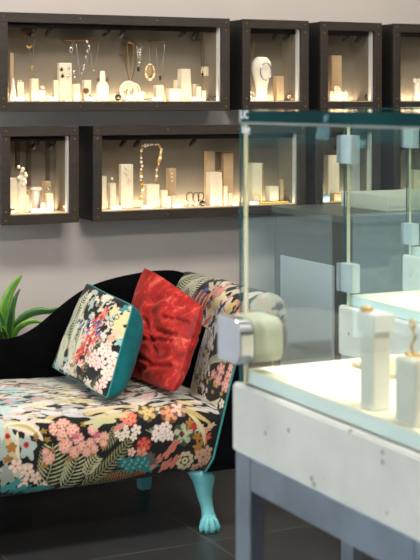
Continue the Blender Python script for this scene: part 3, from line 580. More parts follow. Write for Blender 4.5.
# ------------------------------------------------------------------ printed cloth, drawn motif by motif in cloth coordinates (metres)
class Cloth:
    def __init__(s, w, h, bg, res=0.0015):
        s.res = res; s.W = int(w / res) + 2; s.H = int(h / res) + 2; s.a = np.zeros((s.H, s.W, 3), np.float32); s.a[:] = bg
    def region(s, x, y, r):
        x0, x1 = max(0, int((x - r) / s.res)), min(s.W, int((x + r) / s.res) + 2); y0, y1 = max(0, int((y - r) / s.res)), min(s.H, int((y + r) / s.res) + 2)
        if x1 <= x0 or y1 <= y0: return None
        Y, X = np.mgrid[y0:y1, x0:x1]; return slice(y0, y1), slice(x0, x1), X * s.res - x, Y * s.res - y
    def blob(s, x, y, rx, ry, ang, col, jag=0.0, n=5, ph=0.0, op=1.0):
        g = s.region(x, y, max(rx, ry) * (1 + jag) + s.res)
        if g is None: return
        sy, sx, dx, dy = g; c, q = math.cos(ang), math.sin(ang)
        u = (dx * c + dy * q) / rx; v = (-dx * q + dy * c) / ry
        m = np.sqrt(u * u + v * v) < 1 + jag * np.sin(n * np.arctan2(v, u) + ph)
        sub = s.a[sy, sx]; sub[m] = sub[m] * (1 - op) + np.array(col, np.float32) * op
    def ring(s, x, y, r0, r1, col, jag=0.0, n=7, ph=0.0):
        g = s.region(x, y, r1 * 1.3)
        if g is None: return
        sy, sx, dx, dy = g; d = np.sqrt(dx * dx + dy * dy) * (1 + jag * np.sin(n * np.arctan2(dy, dx) + ph)); m = (d > r0) & (d < r1)
        s.a[sy, sx][m] = col
    def stroke(s, pts, w0, w1, col):
        n = len(pts) - 1
        for i in range(n):
            (xa, ya), (xb, yb) = pts[i], pts[i + 1]; L = math.hypot(xb - xa, yb - ya); k = max(1, int(L / (s.res * 0.8)))
            for j in range(k + 1):
                t = j / k; w = w0 + (w1 - w0) * (i + t) / n; s.blob(xa + (xb - xa) * t, ya + (yb - ya) * t, max(w, s.res * 0.6), max(w, s.res * 0.6), 0, col)
    def leaf(s, x0, y0, x1, y1, w, col, bend=0.0):
        L = math.hypot(x1 - x0, y1 - y0); nx, ny = -(y1 - y0) / L, (x1 - x0) / L; k = max(3, int(L / (s.res * 0.9)))
        for j in range(k + 1):
            t = j / k; o = bend * L * 4 * t * (1 - t); r = max(w * math.sin(PI * min(1, t * 0.97 + 0.02)) ** 0.8, s.res * 0.55)
            s.blob(x0 + (x1 - x0) * t + nx * o, y0 + (y1 - y0) * t + ny * o, r, r, 0, col)
    def flower(s, x, y, r, col, ctr, n=5, ph=None):
        ph = x * 97 if ph is None else ph; sh = tuple(v * .72 for v in col)
        for k in range(n):
            a = ph + 2 * PI * k / n; s.blob(x + 0.58 * r * math.cos(a), y + 0.58 * r * math.sin(a), r * 0.44, r * 0.37, a, sh)
            s.blob(x + 0.62 * r * math.cos(a), y + 0.62 * r * math.sin(a), r * 0.36, r * 0.30, a, col)
        s.blob(x, y, r * 0.34, r * 0.34, 0, col); s.blob(x, y, r * 0.17, r * 0.17, 0, ctr)
    def rose(s, x, y, r, col, dark, n=8):
        s.blob(x, y, r, r, 0, tuple(v * .62 for v in dark), 0.10, n, x * 300)
        hi = tuple(min(255, v * 1.08) for v in col)
        for k in range(n):
            a = 2 * PI * k / n + x * 80; s.blob(x + .66 * r * math.cos(a), y + .66 * r * math.sin(a), r * .30, r * .27, a, col)
        s.blob(x, y, r * .52, r * .52, 0, dark, .1, 5, x * 60)
        for k in range(5):
            a = 2 * PI * k / 5 + x * 50; s.blob(x + .30 * r * math.cos(a), y + .30 * r * math.sin(a), r * .22, r * .19, a, hi)
        s.blob(x, y, r * 0.13, r * 0.13, 0, dark)
    def fern(s, x0, y0, x1, y1, ln, col, n=10, bend=0.12, w=0.0022, lean=0.9):
        L = math.hypot(x1 - x0, y1 - y0); dx, dy = (x1 - x0) / L, (y1 - y0) / L; P = []
        for j in range(n * 2 + 1):
            t = j / (n * 2); o = bend * L * 4 * t * (1 - t); P.append((x0 + (x1 - x0) * t - dy * o, y0 + (y1 - y0) * t + dx * o))
        s.stroke(P, 0.0016, 0.001, col)
        for j in range(1, n * 2):
            t = j / (n * 2); l = ln * (0.35 + 0.65 * math.sin(PI * (0.15 + 0.8 * t))); px, py = P[j]; tx, ty = P[j + 1][0] - P[j - 1][0], P[j + 1][1] - P[j - 1][1]; q = math.atan2(ty, tx)
            for sd in (-1, 1):
                a = q + sd * lean; s.leaf(px, py, px + l * math.cos(a), py + l * math.sin(a), w, col, 0.06 * sd)
    def wash(s, n, seed, cols, rx, ry, x0=0, x1=None, y0=0, y1=None, op=0.9, ang=0.3):
        r = random.Random(seed); x1 = x1 or s.W * s.res; y1 = y1 or s.H * s.res
        for _ in range(n):
            s.blob(r.uniform(x0, x1), r.uniform(y0, y1), r.uniform(*rx), r.uniform(*ry), r.uniform(-ang, ang), r.choice(cols), r.uniform(.1, .35), r.randint(3, 6), r.uniform(0, 6), op)
    def sample(s, x, y):
        c = s.a / 255.0; c = np.where(c <= 0.04045, c / 12.92, ((c + 0.055) / 1.055) ** 2.4); out = 0
        for ox in (-.4, .4):
            for oy in (-.4, .4):
                out = out + .25 * c[np.clip((np.asarray(y) / s.res + oy).astype(int), 0, s.H - 1), np.clip((np.asarray(x) / s.res + ox).astype(int), 0, s.W - 1)]
        return out
def grid_obj(name, P, col, m, parent, origin=None, closed_v=False):
    """P: (rows, cols, 3) world points with one cloth colour each."""
    R, Q = P.shape[:2]; origin = Vector(origin) if origin is not None else WLOC[parent.name]
    idx = np.arange(R * Q).reshape(R, Q); rows = list(range(R - 1)); 
    a = idx[:-1, :-1]; bq = idx[:-1, 1:]; c = idx[1:, 1:]; d = idx[1:, :-1]
    faces = np.stack([a, bq, c, d], -1).reshape(-1, 4)
    me = bpy.data.meshes.new(name); me.from_pydata((P.reshape(-1, 3) - np.array(origin)).tolist(), [], faces.tolist()); me.update()
    at_ = me.color_attributes.new('weave', 'FLOAT_COLOR', 'POINT'); buf = np.ones((R * Q, 4), np.float32); buf[:, :3] = col.reshape(-1, 3); at_.data.foreach_set('color', buf.ravel())
    me.polygons.foreach_set('use_smooth', [True] * len(me.polygons)); me.materials.append(MATS[m])
    o = bpy.data.objects.new(name, me); C.objects.link(o); WLOC[o.name] = origin
    if parent is not None: o.parent = parent; o.location = origin - WLOC[parent.name]
    else: o.location = origin
    return o

# ------------------------------------------------------------------ the chaise sofa
BLK = (16, 15, 17); CREAM = (226, 212, 186); PINK = (228, 174, 154); BLUSH = (238, 208, 190); ROSE = (208, 138, 122); CORAL = (214, 88, 64); TEAL = (58, 140, 138); PTEAL = (176, 206, 200)
SAGE = (166, 174, 128); FERN = (176, 178, 132); OLIVE = (104, 102, 58); MUST = (170, 136, 66); GREYW = (208, 206, 204); RED = (190, 52, 44); BLUE = (52, 78, 130)
sofa = thing('chaise_sofa', 'floral chaise sofa with black velvet back and turquoise claw feet', 'sofa', (1.5, 4.6, 0))
SX0, SX1 = 0.70, 2.12
prof = np.array([(4.32, .213), (4.30, .216), (4.288, .235), (4.28, .29), (4.278, .35), (4.285, .405), (4.305, .44), (4.345, .462), (4.42, .474), (4.55, .482), (4.72, .482), (4.90, .470)])
sl = np.concatenate([[0], np.cumsum(np.hypot(*np.diff(prof, axis=0).T))])
def front_s(z): return float(np.interp(z, prof[1:7, 1], sl[1:7]))
def fm(u, v):
    X, Z, d = at(u, v, 4.283); return X - SX0, front_s(Z)
SLEN = sl[-1]; FS = front_s(.44)
cl = Cloth(1.52, SLEN, BLK)
# top of the seat: brushed pale strokes with black gaps
cl.wash(700, 1, [CREAM, GREYW, (206, 192, 180), (186, 182, 160), (222, 216, 204), (176, 172, 168), (196, 164, 156)], (.015, .055), (.010, .028), y0=FS + .035, ang=.6, op=.95)
cl.wash(46, 2, [PTEAL, (160, 190, 194), (200, 190, 130)], (.03, .07), (.012, .03), y0=FS + .08, x1=1.1)
cl.wash(190, 3, [(26, 24, 26), (60, 56, 56), BLK], (.012, .05), (.003, .008), y0=FS + .02, ang=.7)
cl.wash(120, 4, [(206, 150, 146), (236, 230, 220), (140, 134, 126)], (.008, .02), (.006, .014), y0=FS + .04, ang=1)
cl.wash(40, 5, [CREAM, (210, 188, 140), GREYW], (.03, .07), (.006, .012), y0=FS + .0, y1=FS + .05)
# plain filler flowers beyond the part the photo shows
rr = random.Random(8)
for _ in range(60):
    x, y = rr.uniform(0.0, .62), rr.uniform(.02, FS); k = rr.random()
    if k < .35: cl.rose(x, y, rr.uniform(.016, .028), rr.choice([PINK, BLUSH, SAGE]), rr.choice([ROSE, OLIVE]))
    elif k < .7: cl.flower(x, y, rr.uniform(.014, .024), BLUSH, RED)
    else: cl.fern(x, y, x + rr.uniform(-.1, .1), y + .1, .04, FERN)
# front, from the sofa's middle to its arm
for (u, v, rx, ry, c) in ((6, 432, 10, 14, (188, 200, 190)), (3, 452, 7, 12, (160, 176, 168)), (27, 447, 8, 12, (170, 186, 180)), (14, 470, 14, 8, (196, 190, 170)), (30, 428, 10, 8, (216, 196, 180)), (6, 476, 9, 9, (150, 160, 150))):
    x, y = fm(u, v); cl.blob(x, y, rx * .0033, ry * .0033, .2, c, .25, 5, u)
cl.leaf(*fm(6, 419), *fm(43, 441), .018, (226, 214, 190), .16); cl.leaf(*fm(10, 421), *fm(40, 438), .006, (196, 176, 110), .16)
cl.leaf(*fm(9, 427), *fm(20, 462), .013, (200, 180, 126), -.14); cl.leaf(*fm(19, 432), *fm(20, 462), .008, (222, 208, 176), -.1)
for u, v in ((8, 437), (26, 445)): x, y = fm(u, v); cl.blob(x, y, .01, .01, 0, RED); cl.blob(x, y, .004, .004, 0, (60, 20, 30))
for u, v, r in ((11, 448, 5), (7, 459, 4)): x, y = fm(u, v); cl.blob(x, y, r * .0035, r * .003, 0, (164, 112, 50), .2)
cl.fern(*fm(40, 496), *fm(52, 444), .062, FERN, 6, -.08, .0030, 1.0); cl.fern(*fm(60, 496), *fm(76, 456), .055, (190, 188, 146), 5, -.10, .0028, .95)
cl.fern(*fm(80, 490), *fm(132, 436), .036, (150, 148, 104), 9, -.05, .0026, .8); cl.fern(*fm(92, 494), *fm(142, 472), .03, (128, 126, 84), 8, .05, .0024, .8)
cl.fern(*fm(76, 444), *fm(64, 416), .026, (140, 142, 106), 5, .1, .0024); cl.fern(*fm(118, 424), *fm(100, 448), .028, (150, 148, 104), 5, .1, .0024); cl.fern(*fm(86, 478), *fm(98, 456), .036, (196, 192, 150), 4, .1, .0030, .9)
for u, v, r in ((15, 466, 7), (27, 471, 7), (22, 482, 7), (35, 478, 6), (44, 486, 4)): cl.flower(*fm(u, v), r * .0036, BLUSH, (180, 120, 90))
for u, v, a in ((8, 488, .3), (20, 490, .2), (34, 491, .1), (14, 485, .6), (42, 489, 0)): x, y = fm(u, v); cl.blob(x, y, .035, .011, a, TEAL, .25, 6, u)
for u, v in ((36, 437), (47, 440), (44, 432), (52, 452), (44, 466), (85, 425), (92, 455), (104, 446), (69, 459)): x, y = fm(u, v); cl.blob(x, y, .012, .008, u, (150, 116, 46), .3)
for u, v, r in ((56, 430, 6.5), (65, 426, 7), (63, 435, 7), (73, 431, 7), (78, 439, 6), (65, 446, 7.5), (74, 452, 6), (82, 447, 6), (48, 458, 6.5), (45, 452, 4), (90, 443, 5), (93, 430, 5.5), (98, 438, 5), (93, 449, 5), (104, 437, 5), (103, 443, 4), (86, 452, 5)):
    cl.rose(*fm(u, v), r * .0036, PINK if r > 6 else (226, 172, 152), (200, 124, 112))
for u, v in ((76, 437), (96, 436)): x, y = fm(u, v); cl.blob(x, y, .012, .009, 0, (206, 96, 128), .3)
cl.rose(*fm(130, 418), .033, (222, 130, 104), (202, 74, 60)); cl.leaf(*fm(113, 431), *fm(127, 424), .01, ROSE)
x, y = fm(104, 421); cl.blob(x, y, .055, .02, .2, (196, 194, 150), .3); x, y = fm(118, 411); cl.blob(x, y, .05, .014, .1, (206, 190, 140), .3)
for u, v, r in ((125, 434, 5), (136, 430, 5.5), (117, 434, 3.5), (121, 438, 3.5), (133, 437, 4), (126, 428, 3)): cl.flower(*fm(u, v), r * .0036, (240, 222, 204), (160, 90, 70))
cl.rose(*fm(143, 445), .028, (206, 90, 72), (176, 36, 36), 6); cl.flower(*fm(141, 454), .024, (224, 140, 116), RED); cl.flower(*fm(131, 452), .016, (236, 190, 170), RED)
for u, v, rx in ((126, 462, 9), (140, 460, 12), (152, 464, 9), (134, 467, 12), (147, 469, 8)): x, y = fm(u, v); cl.blob(x, y, rx * .0034, .016, .1, (44, 112, 110), .3, 7, u)
for k in range(16): x, y = fm(120 + 2.2 * k, 459 + (k * 7) % 11); cl.blob(x, y, .006, .004, k, (96, 170, 166), .3)
for u, v in ((112, 477), (126, 476), (140, 474), (118, 480)): x, y = fm(u, v); cl.blob(x, y, .02, .006, .15, (140, 66, 40), .3); 
for k in range(9): cl.leaf(*fm(168, 440), *fm(146 + 3.0 * k, 424 + abs(k - 5) * 1.2), .003, (206, 200, 170))
for u, v, r in ((158, 431, 6.5), (166, 427, 6), (155, 437, 5), (170, 436, 5), (162, 438, 4)): cl.flower(*fm(u, v), r * .0036, (238, 218, 208), (150, 90, 80))
cl.rose(*fm(171, 414), .034, (214, 150, 108), (190, 120, 84), 5); cl.rose(*fm(181, 409), .03, (232, 190, 174), (210, 150, 140), 5); cl.rose(*fm(150, 411), .034, (206, 180, 122), (170, 136, 80), 5)
cl.rose(*fm(183, 434), .039, (176, 184, 152), (112, 116, 84), 5); x, y = fm(181, 434); cl.blob(x, y, .008, .012, 0, (110, 30, 50))
cl.rose(*fm(185, 461), .036, (208, 194, 156), (88, 74, 52), 9); cl.ring(*fm(185, 461), .012, .016, (70, 60, 44))
for u, v in ((168, 452), (173, 446), (174, 462), (165, 466), (156, 462)): x, y = fm(u, v); cl.blob(x, y, .028, .012, .8, (196, 116, 96), .25, 4, u)
for u, v in ((150, 456), (153, 462)): x, y = fm(u, v); cl.blob(x, y, .014, .012, 0, (96, 84, 80), .3)
for u, v, r in ((200, 455, 6.5), (208, 452, 6), (203, 464, 6), (196, 469, 5), (209, 461, 5)): cl.flower(*fm(u, v), r * .0036, (228, 178, 146), (200, 80, 60))
for u, v in ((197, 437), (198, 447), (190, 423), (204, 440)): x, y = fm(u, v); cl.blob(x, y, .018, .014, u, (176, 122, 52), .3, 5, u)
for u, v, c in ((194, 426, RED), (207, 430, (222, 150, 130)), (212, 424, (216, 190, 160)), (207, 438, CORAL), (200, 428, (190, 196, 180))): x, y = fm(u, v); cl.blob(x, y, .018, .012, .5, c, .3, 5, u)
cl.leaf(*fm(186, 410), *fm(205, 447), .009, (222, 204, 150), .12); cl.leaf(*fm(178, 405), *fm(214, 425), .010, (196, 168, 110), .1)
xs = np.concatenate([np.linspace(SX0, 1.28, 70)[:-1], np.linspace(1.28, 2.20, 400)]); ss = np.linspace(0, SLEN, 330); NU, NV = len(xs), len(ss)
yy = np.interp(ss, sl, prof[:, 0]); zz = np.interp(ss, sl, prof[:, 1])
for _ in range(14): yy[1:-1] = (yy[:-2] + 2 * yy[1:-1] + yy[2:]) / 4; zz[1:-1] = (zz[:-2] + 2 * zz[1:-1] + zz[2:]) / 4
P = np.zeros((NV, NU, 3)); S2, X2 = np.meshgrid(ss, xs, indexing='ij')
P[..., 0] = X2; P[..., 1] = yy[:, None]; P[..., 2] = zz[:, None]
xend = 2.113 + (np.minimum(zz, .48) - .227) * .263                       # the arm's slanting front edge closes the seat
tt = np.clip((X2 - 1.98) / .2, 0, 1)
P[..., 2] -= (.045 * tt ** 2) * np.clip((zz - .36) / .1, 0, 1)[:, None]; P[..., 1] += .012 * tt ** 3 * (1 - np.clip((zz - .36) / .1, 0, 1))[:, None]
P[..., 0] = SX0 + (X2 - SX0) * ((xend[:, None] + .004 - SX0) / (2.20 - SX0))
P[..., 2] += .006 * np.sin(X2 * 9 + 1) * np.clip((zz - .42) / .05, 0, 1)[:, None]
grid_obj('seat', P, cl.sample(P[..., 0] - SX0, S2), 'floral_cloth', sofa)
b = B(); bx(b, (SX0 + .02, 4.36, .210), (2.10, 4.92, .235)); obj('seat_frame', b, 'black_board', sofa)
# the arm: one rolled profile carried from front to back
CXR, CZR, RR = 2.335, .742, .080
ap = [(2.09, .215), (2.122, .26), (2.142, .335), (2.165, .42), (2.187, .508), (2.214, .60), (2.236, .66)]
ap += [(CXR + RR * math.cos(a), CZR + RR * math.sin(a)) for a in np.linspace(PI * 1.06, -PI * .35, 16)] + [(2.36, .64), (2.345, .5), (2.33, .35), (2.31, .215)]
ap = np.array(ap); asl = np.concatenate([[0], np.cumsum(np.hypot(*np.diff(ap, axis=0).T))]); ALEN = asl[-1]
AY0, AY1 = 4.282, 4.935
AFAB = asl[7 + 15]                      # cloth ends under the roll; black velvet below it outside
NS, NY = 400, 290
sa = np.linspace(0, AFAB, NS); ya = np.linspace(AY0, AY1, NY)
ax_ = np.interp(sa, asl, ap[:, 0]); az_ = np.interp(sa, asl, ap[:, 1])
for _ in range(30): ax_[1:-1] = (ax_[:-2] + 2 * ax_[1:-1] + ax_[2:]) / 4; az_[1:-1] = (az_[:-2] + 2 * az_[1:-1] + az_[2:]) / 4
def am(u, v):                            # cloth place of a spot on the arm's inner face
    k = (u - 210) / F; X = 2.20
    for _ in range(4):
        Y = X * (CS - k * SN) / (SN + k * CS); Z = EYE - (v - 100) * (X * SN + Y * CS) / F; X = float(np.interp(Z, ap[:8, 1], ap[:8, 0]))
    return Y - AY0 + .0, float(np.interp(Z, ap[:8, 1], asl[:8]))
al = Cloth(AY1 - AY0, AFAB, BLK)
al.wash(60, 21, [(206, 196, 170), (190, 186, 150), (222, 206, 180), (206, 140, 124)], (.02, .05), (.012, .03), y0=.52, ang=1.2)
al.wash(26, 24, [BLK], (.02, .06), (.005, .012), y0=.5, ang=1.2)
for k in range(260):                      # pale brushed band slanting down the inner face
    t = rr.random(); u = 220 - 31 * t + rr.uniform(-9, 8); v = 296 + 98 * t + rr.uniform(-4, 4); x, y = am(u, v)
    al.blob(x, y, rr.uniform(.012, .034), rr.uniform(.005, .012), 1.1, rr.choice([GREYW, GREYW, (90, 88, 86), (222, 216, 206), (196, 200, 204), (224, 190, 180), (150, 146, 140), (170, 196, 200), (226, 216, 190)]), .3, 5, k)
for k in range(34):
    t = k / 33; u = 210 - 8 * t + rr.uniform(-7, 7); v = 345 + 50 * t + rr.uniform(-5, 5); x, y = am(u, v)
    al.blob(x, y, .010, .007, 1, rr.choice([(236, 216, 206), BLUSH, (226, 222, 214), (206, 186, 110), BLK]), .3, 5, k)
for u, v, c in ((208, 302, (190, 60, 50)), (196, 330, (120, 160, 180)), (206, 322, (206, 190, 110)), (186, 360, (220, 180, 180)), (211, 296, BLK), (190, 348, BLK), (183, 385, BLK), (215, 318, BLK), (178, 388, (190, 180, 180))): x, y = am(u, v); al.blob(x, y, .014, .009, 1, c, .3)
al.leaf(*am(186, 402), *am(197, 380), .022, (206, 196, 140), .1); al.leaf(*am(203, 398), *am(221, 398), .014, (226, 212, 170), .2)
al.fern(*am(206, 368), *am(228, 362), .022, (206, 206, 176), 7, -.15, .003, .8)
for u, v, r in ((222, 370, 8), (229, 376, 7), (219, 380, 8), (226, 385, 8), (215, 374, 5), (231, 368, 5)): al.rose(*am(u, v), r * .0036, (226, 170, 152), (206, 120, 108), 6)
for u, v in ((216, 385), (212, 379), (214, 392), (222, 394), (207, 377)): x, y = am(u, v); al.blob(x, y, .01, .007, 0, (180, 150, 60), .3)
for u, v in ((208, 405), (216, 408), (222, 404), (205, 398)): al.flower(*am(u, v), .018, (232, 220, 200), (150, 90, 80))
# over the roll: ferns, a red and blue brushed bloom, mustard strokes
R0 = asl[7]
al.fern(.60, R0 - .04, .44, R0 + .16, .055, (206, 206, 180), 12, .1, .0032, 1.0); al.fern(.65, R0 + .0, .52, R0 + .2, .05, (196, 196, 160), 11, .1, .003, 1.0)
for x, y, rx, ry, c in ((.37, R0 - .01, .05, .016, (206, 84, 72)), (.40, R0 + .03, .05, .02, (220, 112, 92)), (.42, R0 - .03, .025, .012, BLUE), (.38, R0 + .055, .03, .012, (70, 96, 140)), (.33, R0 + .03, .04, .014, (224, 150, 124)), (.27, R0 + .01, .05, .018, (206, 190, 140)), (.22, R0 + .05, .05, .02, (214, 200, 150)), (.16, R0 - .01, .045, .02, (220, 196, 160)), (.12, R0 + .03, .04, .014, (206, 180, 110)), (.07, R0 - .03, .03, .02, (218, 120, 96)), (.05, R0 + .02, .03, .02, (224, 150, 124)), (.30, R0 - .05, .04, .01, (200, 90, 76)), (.25, R0 - .05, .03, .008, BLK), (.19, R0 + .02, .05, .006, BLK), (.10, R0 + .005, .04, .006, BLK)):
    al.blob(x, y, rx, ry, -.7, c, .3, 6, x * 40)
for k in range(10): al.leaf(.38 + .012 * k, R0 - .02, .32 + .012 * k, R0 + .05, .004, rr.choice([RED, (222, 120, 100), BLUE, CREAM]))
P = np.zeros((NS, NY, 3)); P[..., 0] = ax_[:, None]; P[..., 2] = az_[:, None]; P[..., 1] = ya[None, :]
P[..., 0] += .007 * np.sin(ya * 11)[None, :] * np.clip(sa / .3, 0, 1)[:, None]
S2, Y2 = np.meshgrid(sa, ya, indexing='ij')
arm = grid_obj('arm', P[:, ::-1], al.sample(Y2 - AY0, S2)[:, ::-1], 'floral_cloth', sofa)
# rolled front of the arm
fc = Cloth(.2, .2, (190, 180, 160)); fc.wash(40, 31, [CREAM, (206, 176, 140), (120, 150, 146), (170, 110, 96), BLK, (196, 190, 170)], (.008, .03), (.006, .014), ang=1.5)
rings = np.linspace(0, 1, 14); angs = np.linspace(0, 2 * PI, 40); Rg, Ag = np.meshgrid(rings, angs, indexing='ij')
P = np.stack([CXR + RR * .99 * Rg * np.cos(Ag), AY0 + .001 - .012 * (1 - Rg ** 2), CZR + RR * .99 * Rg * np.sin(Ag)], -1)
grid_obj('scroll_front', P, fc.sample(P[..., 0] - CXR + .1, P[..., 2] - CZR + .1), 'floral_cloth', sofa)
b = B(); border = [(x, z) for x, z in ap[:7]]; poly = border + [(CXR - .06, CZR - .055), (CXR + .03, CZR - .078), (2.36, .64), (2.345, .5), (2.33, .35), (2.31, .215)]
prism(b, poly, AY0 - .003, AY1, 'y'); obj('arm_body', b, 'navy_velvet', sofa)
b = B(); pts = [(x - .002, AY0 - .006, z) for x, z in ap[:7]]
tube(b, pts, .0042, 8); obj('piping', b, 'teal_cord', sofa)
# black velvet back with a sweeping top line
tl = [(.70, .55), (.9, .585), (1.2, .605), (1.4, .60), (1.559, .612), (1.648, .621), (1.726, .662), (1.782, .708), (1.862, .764), (1.931, .798), (2.038, .820), (2.164, .835), (2.28, .833), (2.36, .80), (2.40, .76)]
tx = np.array([p[0] for p in tl]); tz = np.array([p[1] for p in tl]); bxs = np.linspace(.70, 2.40, 120); bz = np.interp(bxs, tx, tz)
for _ in range(8): bz[1:-1] = (bz[:-2] + 2 * bz[1:-1] + bz[2:]) / 4
b = B(); cs = []
for x, z in zip(bxs, bz):
    ring = [(4.885, .215), (4.875, .42), (4.878, z - .10), (4.886, z - .03), (4.90, z - .008), (4.925, z), (4.955, z - .008), (4.972, z - .035), (4.972, .4), (4.965, .215)]
    cs.append([b.verts.new((x, p[0], p[1])) for p in ring])
for p, q in zip(cs, cs[1:]):
    for k in range(len(p)): f = b.faces.new((p[k], p[(k + 1) % len(p)], q[(k + 1) % len(p)], q[k])); f.smooth = True
b.faces.new(cs[0]); b.faces.new(cs[-1]); obj('backrest', b, 'black_velvet', sofa)
def claw_leg(x, y, s):
    b = B(); R = [(.213, -.018 * s, .035, .048, .044), (.196, -.012 * s, .03, .050, .046), (.17, -.006 * s, .026, .040, .038), (.14, -.006 * s, .024, .032, .031), (.11, -.004 * s, .02, .0262, .0265), (.085, 0, .014, .0225, .0235), (.062, .002 * s, .008, .0225, .024), (.045, .004 * s, .004, .0265, .028), (.028, .002 * s, 0, .0315, .034), (.012, .002 * s, -.002, .033, .036), (.0, .002 * s, 0, .030, .032)]
    rg = []
    for z, dx, dy, rx, ry in R: rg.append([b.verts.new((x + dx + rx * math.cos(2 * PI * k / 20), y + dy + ry * math.sin(2 * PI * k / 20), z)) for k in range(20)])
    for p, q in zip(rg, rg[1:]):
        for k in range(20): f = b.faces.new((p[k], p[(k + 1) % 20], q[(k + 1) % 20], q[k])); f.smooth = True
    b.faces.new(rg[0]); b.faces.new(rg[-1])
    for a in (-2.75, -2.2, -1.57, -.9):
        cx, cy = math.cos(a), math.sin(a)
        tube(b, [(x + .012 * cx, y + .012 * cy, .055), (x + .027 * cx, y + .027 * cy, .036), (x + .036 * cx, y + .036 * cy, .016), (x + .036 * cx, y + .036 * cy, .002)], [.008, .0105, .0105, .007], 10)
    return b
for x, s in ((2.12, 1), (.80, -1)): obj('leg', claw_leg(x, 4.315, s), 'turquoise_paint', sofa)
for x in (2.125, .80):
    b = B(); bx(b, (x - .03, 4.84, 0), (x + .03, 4.90, .213), .004)
    for v in b.verts:
        k = (.213 - v.co.z) / .213; v.co.x = x + (v.co.x - x) * (1 - .28 * k); v.co.y = 4.87 + (v.co.y - 4.87) * (1 - .28 * k) + .02 * k
    obj('leg', b, 'turquoise_paint', sofa)

# ------------------------------------------------------------------ cushions
def pillow(corners, tf, tb, seed, n=96, pinch=.05, rnd=.06, wr=.006, ex=.55, folds=()):
    """corners BL, BR, TR, TL; front and back depths. Returns front and back grids."""
    c = [np.array(p) for p in corners]; g = np.sin(np.linspace(-PI / 2, PI / 2, n)) * .5 + np.linspace(-1, 1, n) * .5; A, Bq = np.meshgrid(g, g, indexing='xy')    # A across, Bq up
    a2 = A * (1 - pinch * (1 - Bq ** 2) * np.abs(A)) * (1 - rnd * np.abs(Bq) ** 5 * np.abs(A)); b2 = Bq * (1 - pinch * (1 - A ** 2) * np.abs(Bq)) * (1 - rnd * np.abs(A) ** 5 * np.abs(Bq))
    w = [((1 - a2) * (1 - b2) / 4), ((1 + a2) * (1 - b2) / 4), ((1 + a2) * (1 + b2) / 4), ((1 - a2) * (1 + b2) / 4)]
    base = sum(wi[..., None] * ci for wi, ci in zip(w, c))
    nrm = np.cross(c[1] - c[0], c[3] - c[0]); nrm /= np.linalg.norm(nrm)
    edge = np.clip((1 - np.abs(A) ** 2.6), 0, 1) * np.clip((1 - np.abs(Bq) ** 2.6), 0, 1)
    r = np.random.RandomState(seed); wrk = np.zeros_like(A)
    for _ in range(12):
        kx, ky, ph = r.uniform(-9, 9), r.uniform(-9, 9), r.uniform(0, 6); wrk += np.sin(kx * A + ky * Bq + ph + 1.4 * np.sin(3 * A * ky / 5)) / 12
    wrk = 2.2 * (wrk - .6 * np.abs(np.roll(wrk, 5, 1)))
    m = np.clip(edge * 2.5, 0, 1)
    for (p0, p1, dp, wd) in folds:       # pressed creases across the cover
        d0 = np.array(p1) - np.array(p0); L_ = np.hypot(*d0); tt_ = np.clip(((A - p0[0]) * d0[0] + (Bq - p0[1]) * d0[1]) / L_ ** 2, 0, 1); ds = (A - p0[0] - tt_ * d0[0]) * d0[1] / L_ - (Bq - p0[1] - tt_ * d0[1]) * d0[0] / L_
        dd = np.hypot(A - p0[0] - tt_ * d0[0], Bq - p0[1] - tt_ * d0[1]); wrk = wrk - dp * np.exp(-(dd / wd) ** 2) + dp * .6 * np.exp(-((dd - 2 * wd) / (1.3 * wd)) ** 2)
    f = base + nrm * (tf * edge ** ex + wr * wrk * m)[..., None]; k = base - nrm * (tb * edge ** (ex * .62) + wr * .6 * np.roll(wrk, 9, 0) * m)[..., None]
    return f, k, A, Bq, base, nrm
def plain_grid(name, P, m, parent):
    o = grid_obj(name, P, np.ones(P.shape), m, parent); return o
# patterned cushion
c1 = [(1.722, 4.815, .515), (1.748, 4.330, .489), (1.912, 4.49, .776), (1.862, 4.82, .820)]
cu = thing('floral_cushion', 'square floral cushion with teal velvet back leaning on the red one', 'cushion', (1.80, 4.60, .49))
f, k, A, Bq, base, nrm = pillow(c1, .040, .130, 4, n=170, pinch=.03, rnd=.035, wr=.004)
q = Cloth(1, 1, BLK, .0035)
q.wash(120, 41, [CREAM, (214, 208, 186), (232, 224, 206), (190, 186, 160), PTEAL], (.03, .08), (.02, .05), ang=1.5)
q.wash(60, 42, [BLK], (.02, .06), (.008, .02), ang=1.5)
def cp(u, v): # cloth place from how the cushion looks: an affine frame over its face
    # corners seen at BL(51,365) BR(110,398) TR(134,304) TL(90,287)
    s, t = .5, .5
    for _ in range(30):
        x = 51 * (1 - s) * (1 - t) + 110 * s * (1 - t) + 134 * s * t + 90 * (1 - s) * t; y = 365 * (1 - s) * (1 - t) + 398 * s * (1 - t) + 304 * s * t + 287 * (1 - s) * t
        xs_, xt = (59 * (1 - t) + 44 * t), (39 * (1 - s) + 24 * s); ys_, yt = (33 * (1 - t) + 17 * t), (-78 * (1 - s) - 94 * s); D = xs_ * yt - xt * ys_
        bl = (max(0, 1 - abs(2 * s - 1) ** 2.6) * max(0, 1 - abs(2 * t - 1) ** 2.6)) ** .55; x -= 9.5 * bl; y -= 2.5 * bl; ex, ey = u - x, v - y; s += .7 * (ex * yt - xt * ey) / D; t += .7 * (xs_ * ey - ys_ * ex) / D; s = min(1.1, max(-.1, s)); t = min(1.1, max(-.1, t))
    return s, t
q.blob(*cp(70, 330), .22, .30, .3, BLK, .1, 5, 2)
for u0, v0, u1, v1, l in ((66, 352, 92, 296, .17), (73, 368, 86, 322, .14), (61, 364, 66, 338, .11)): q.fern(*cp(u0, v0), *cp(u1, v1), l, (208, 208, 176), 11, .05, .0105, 1.0)
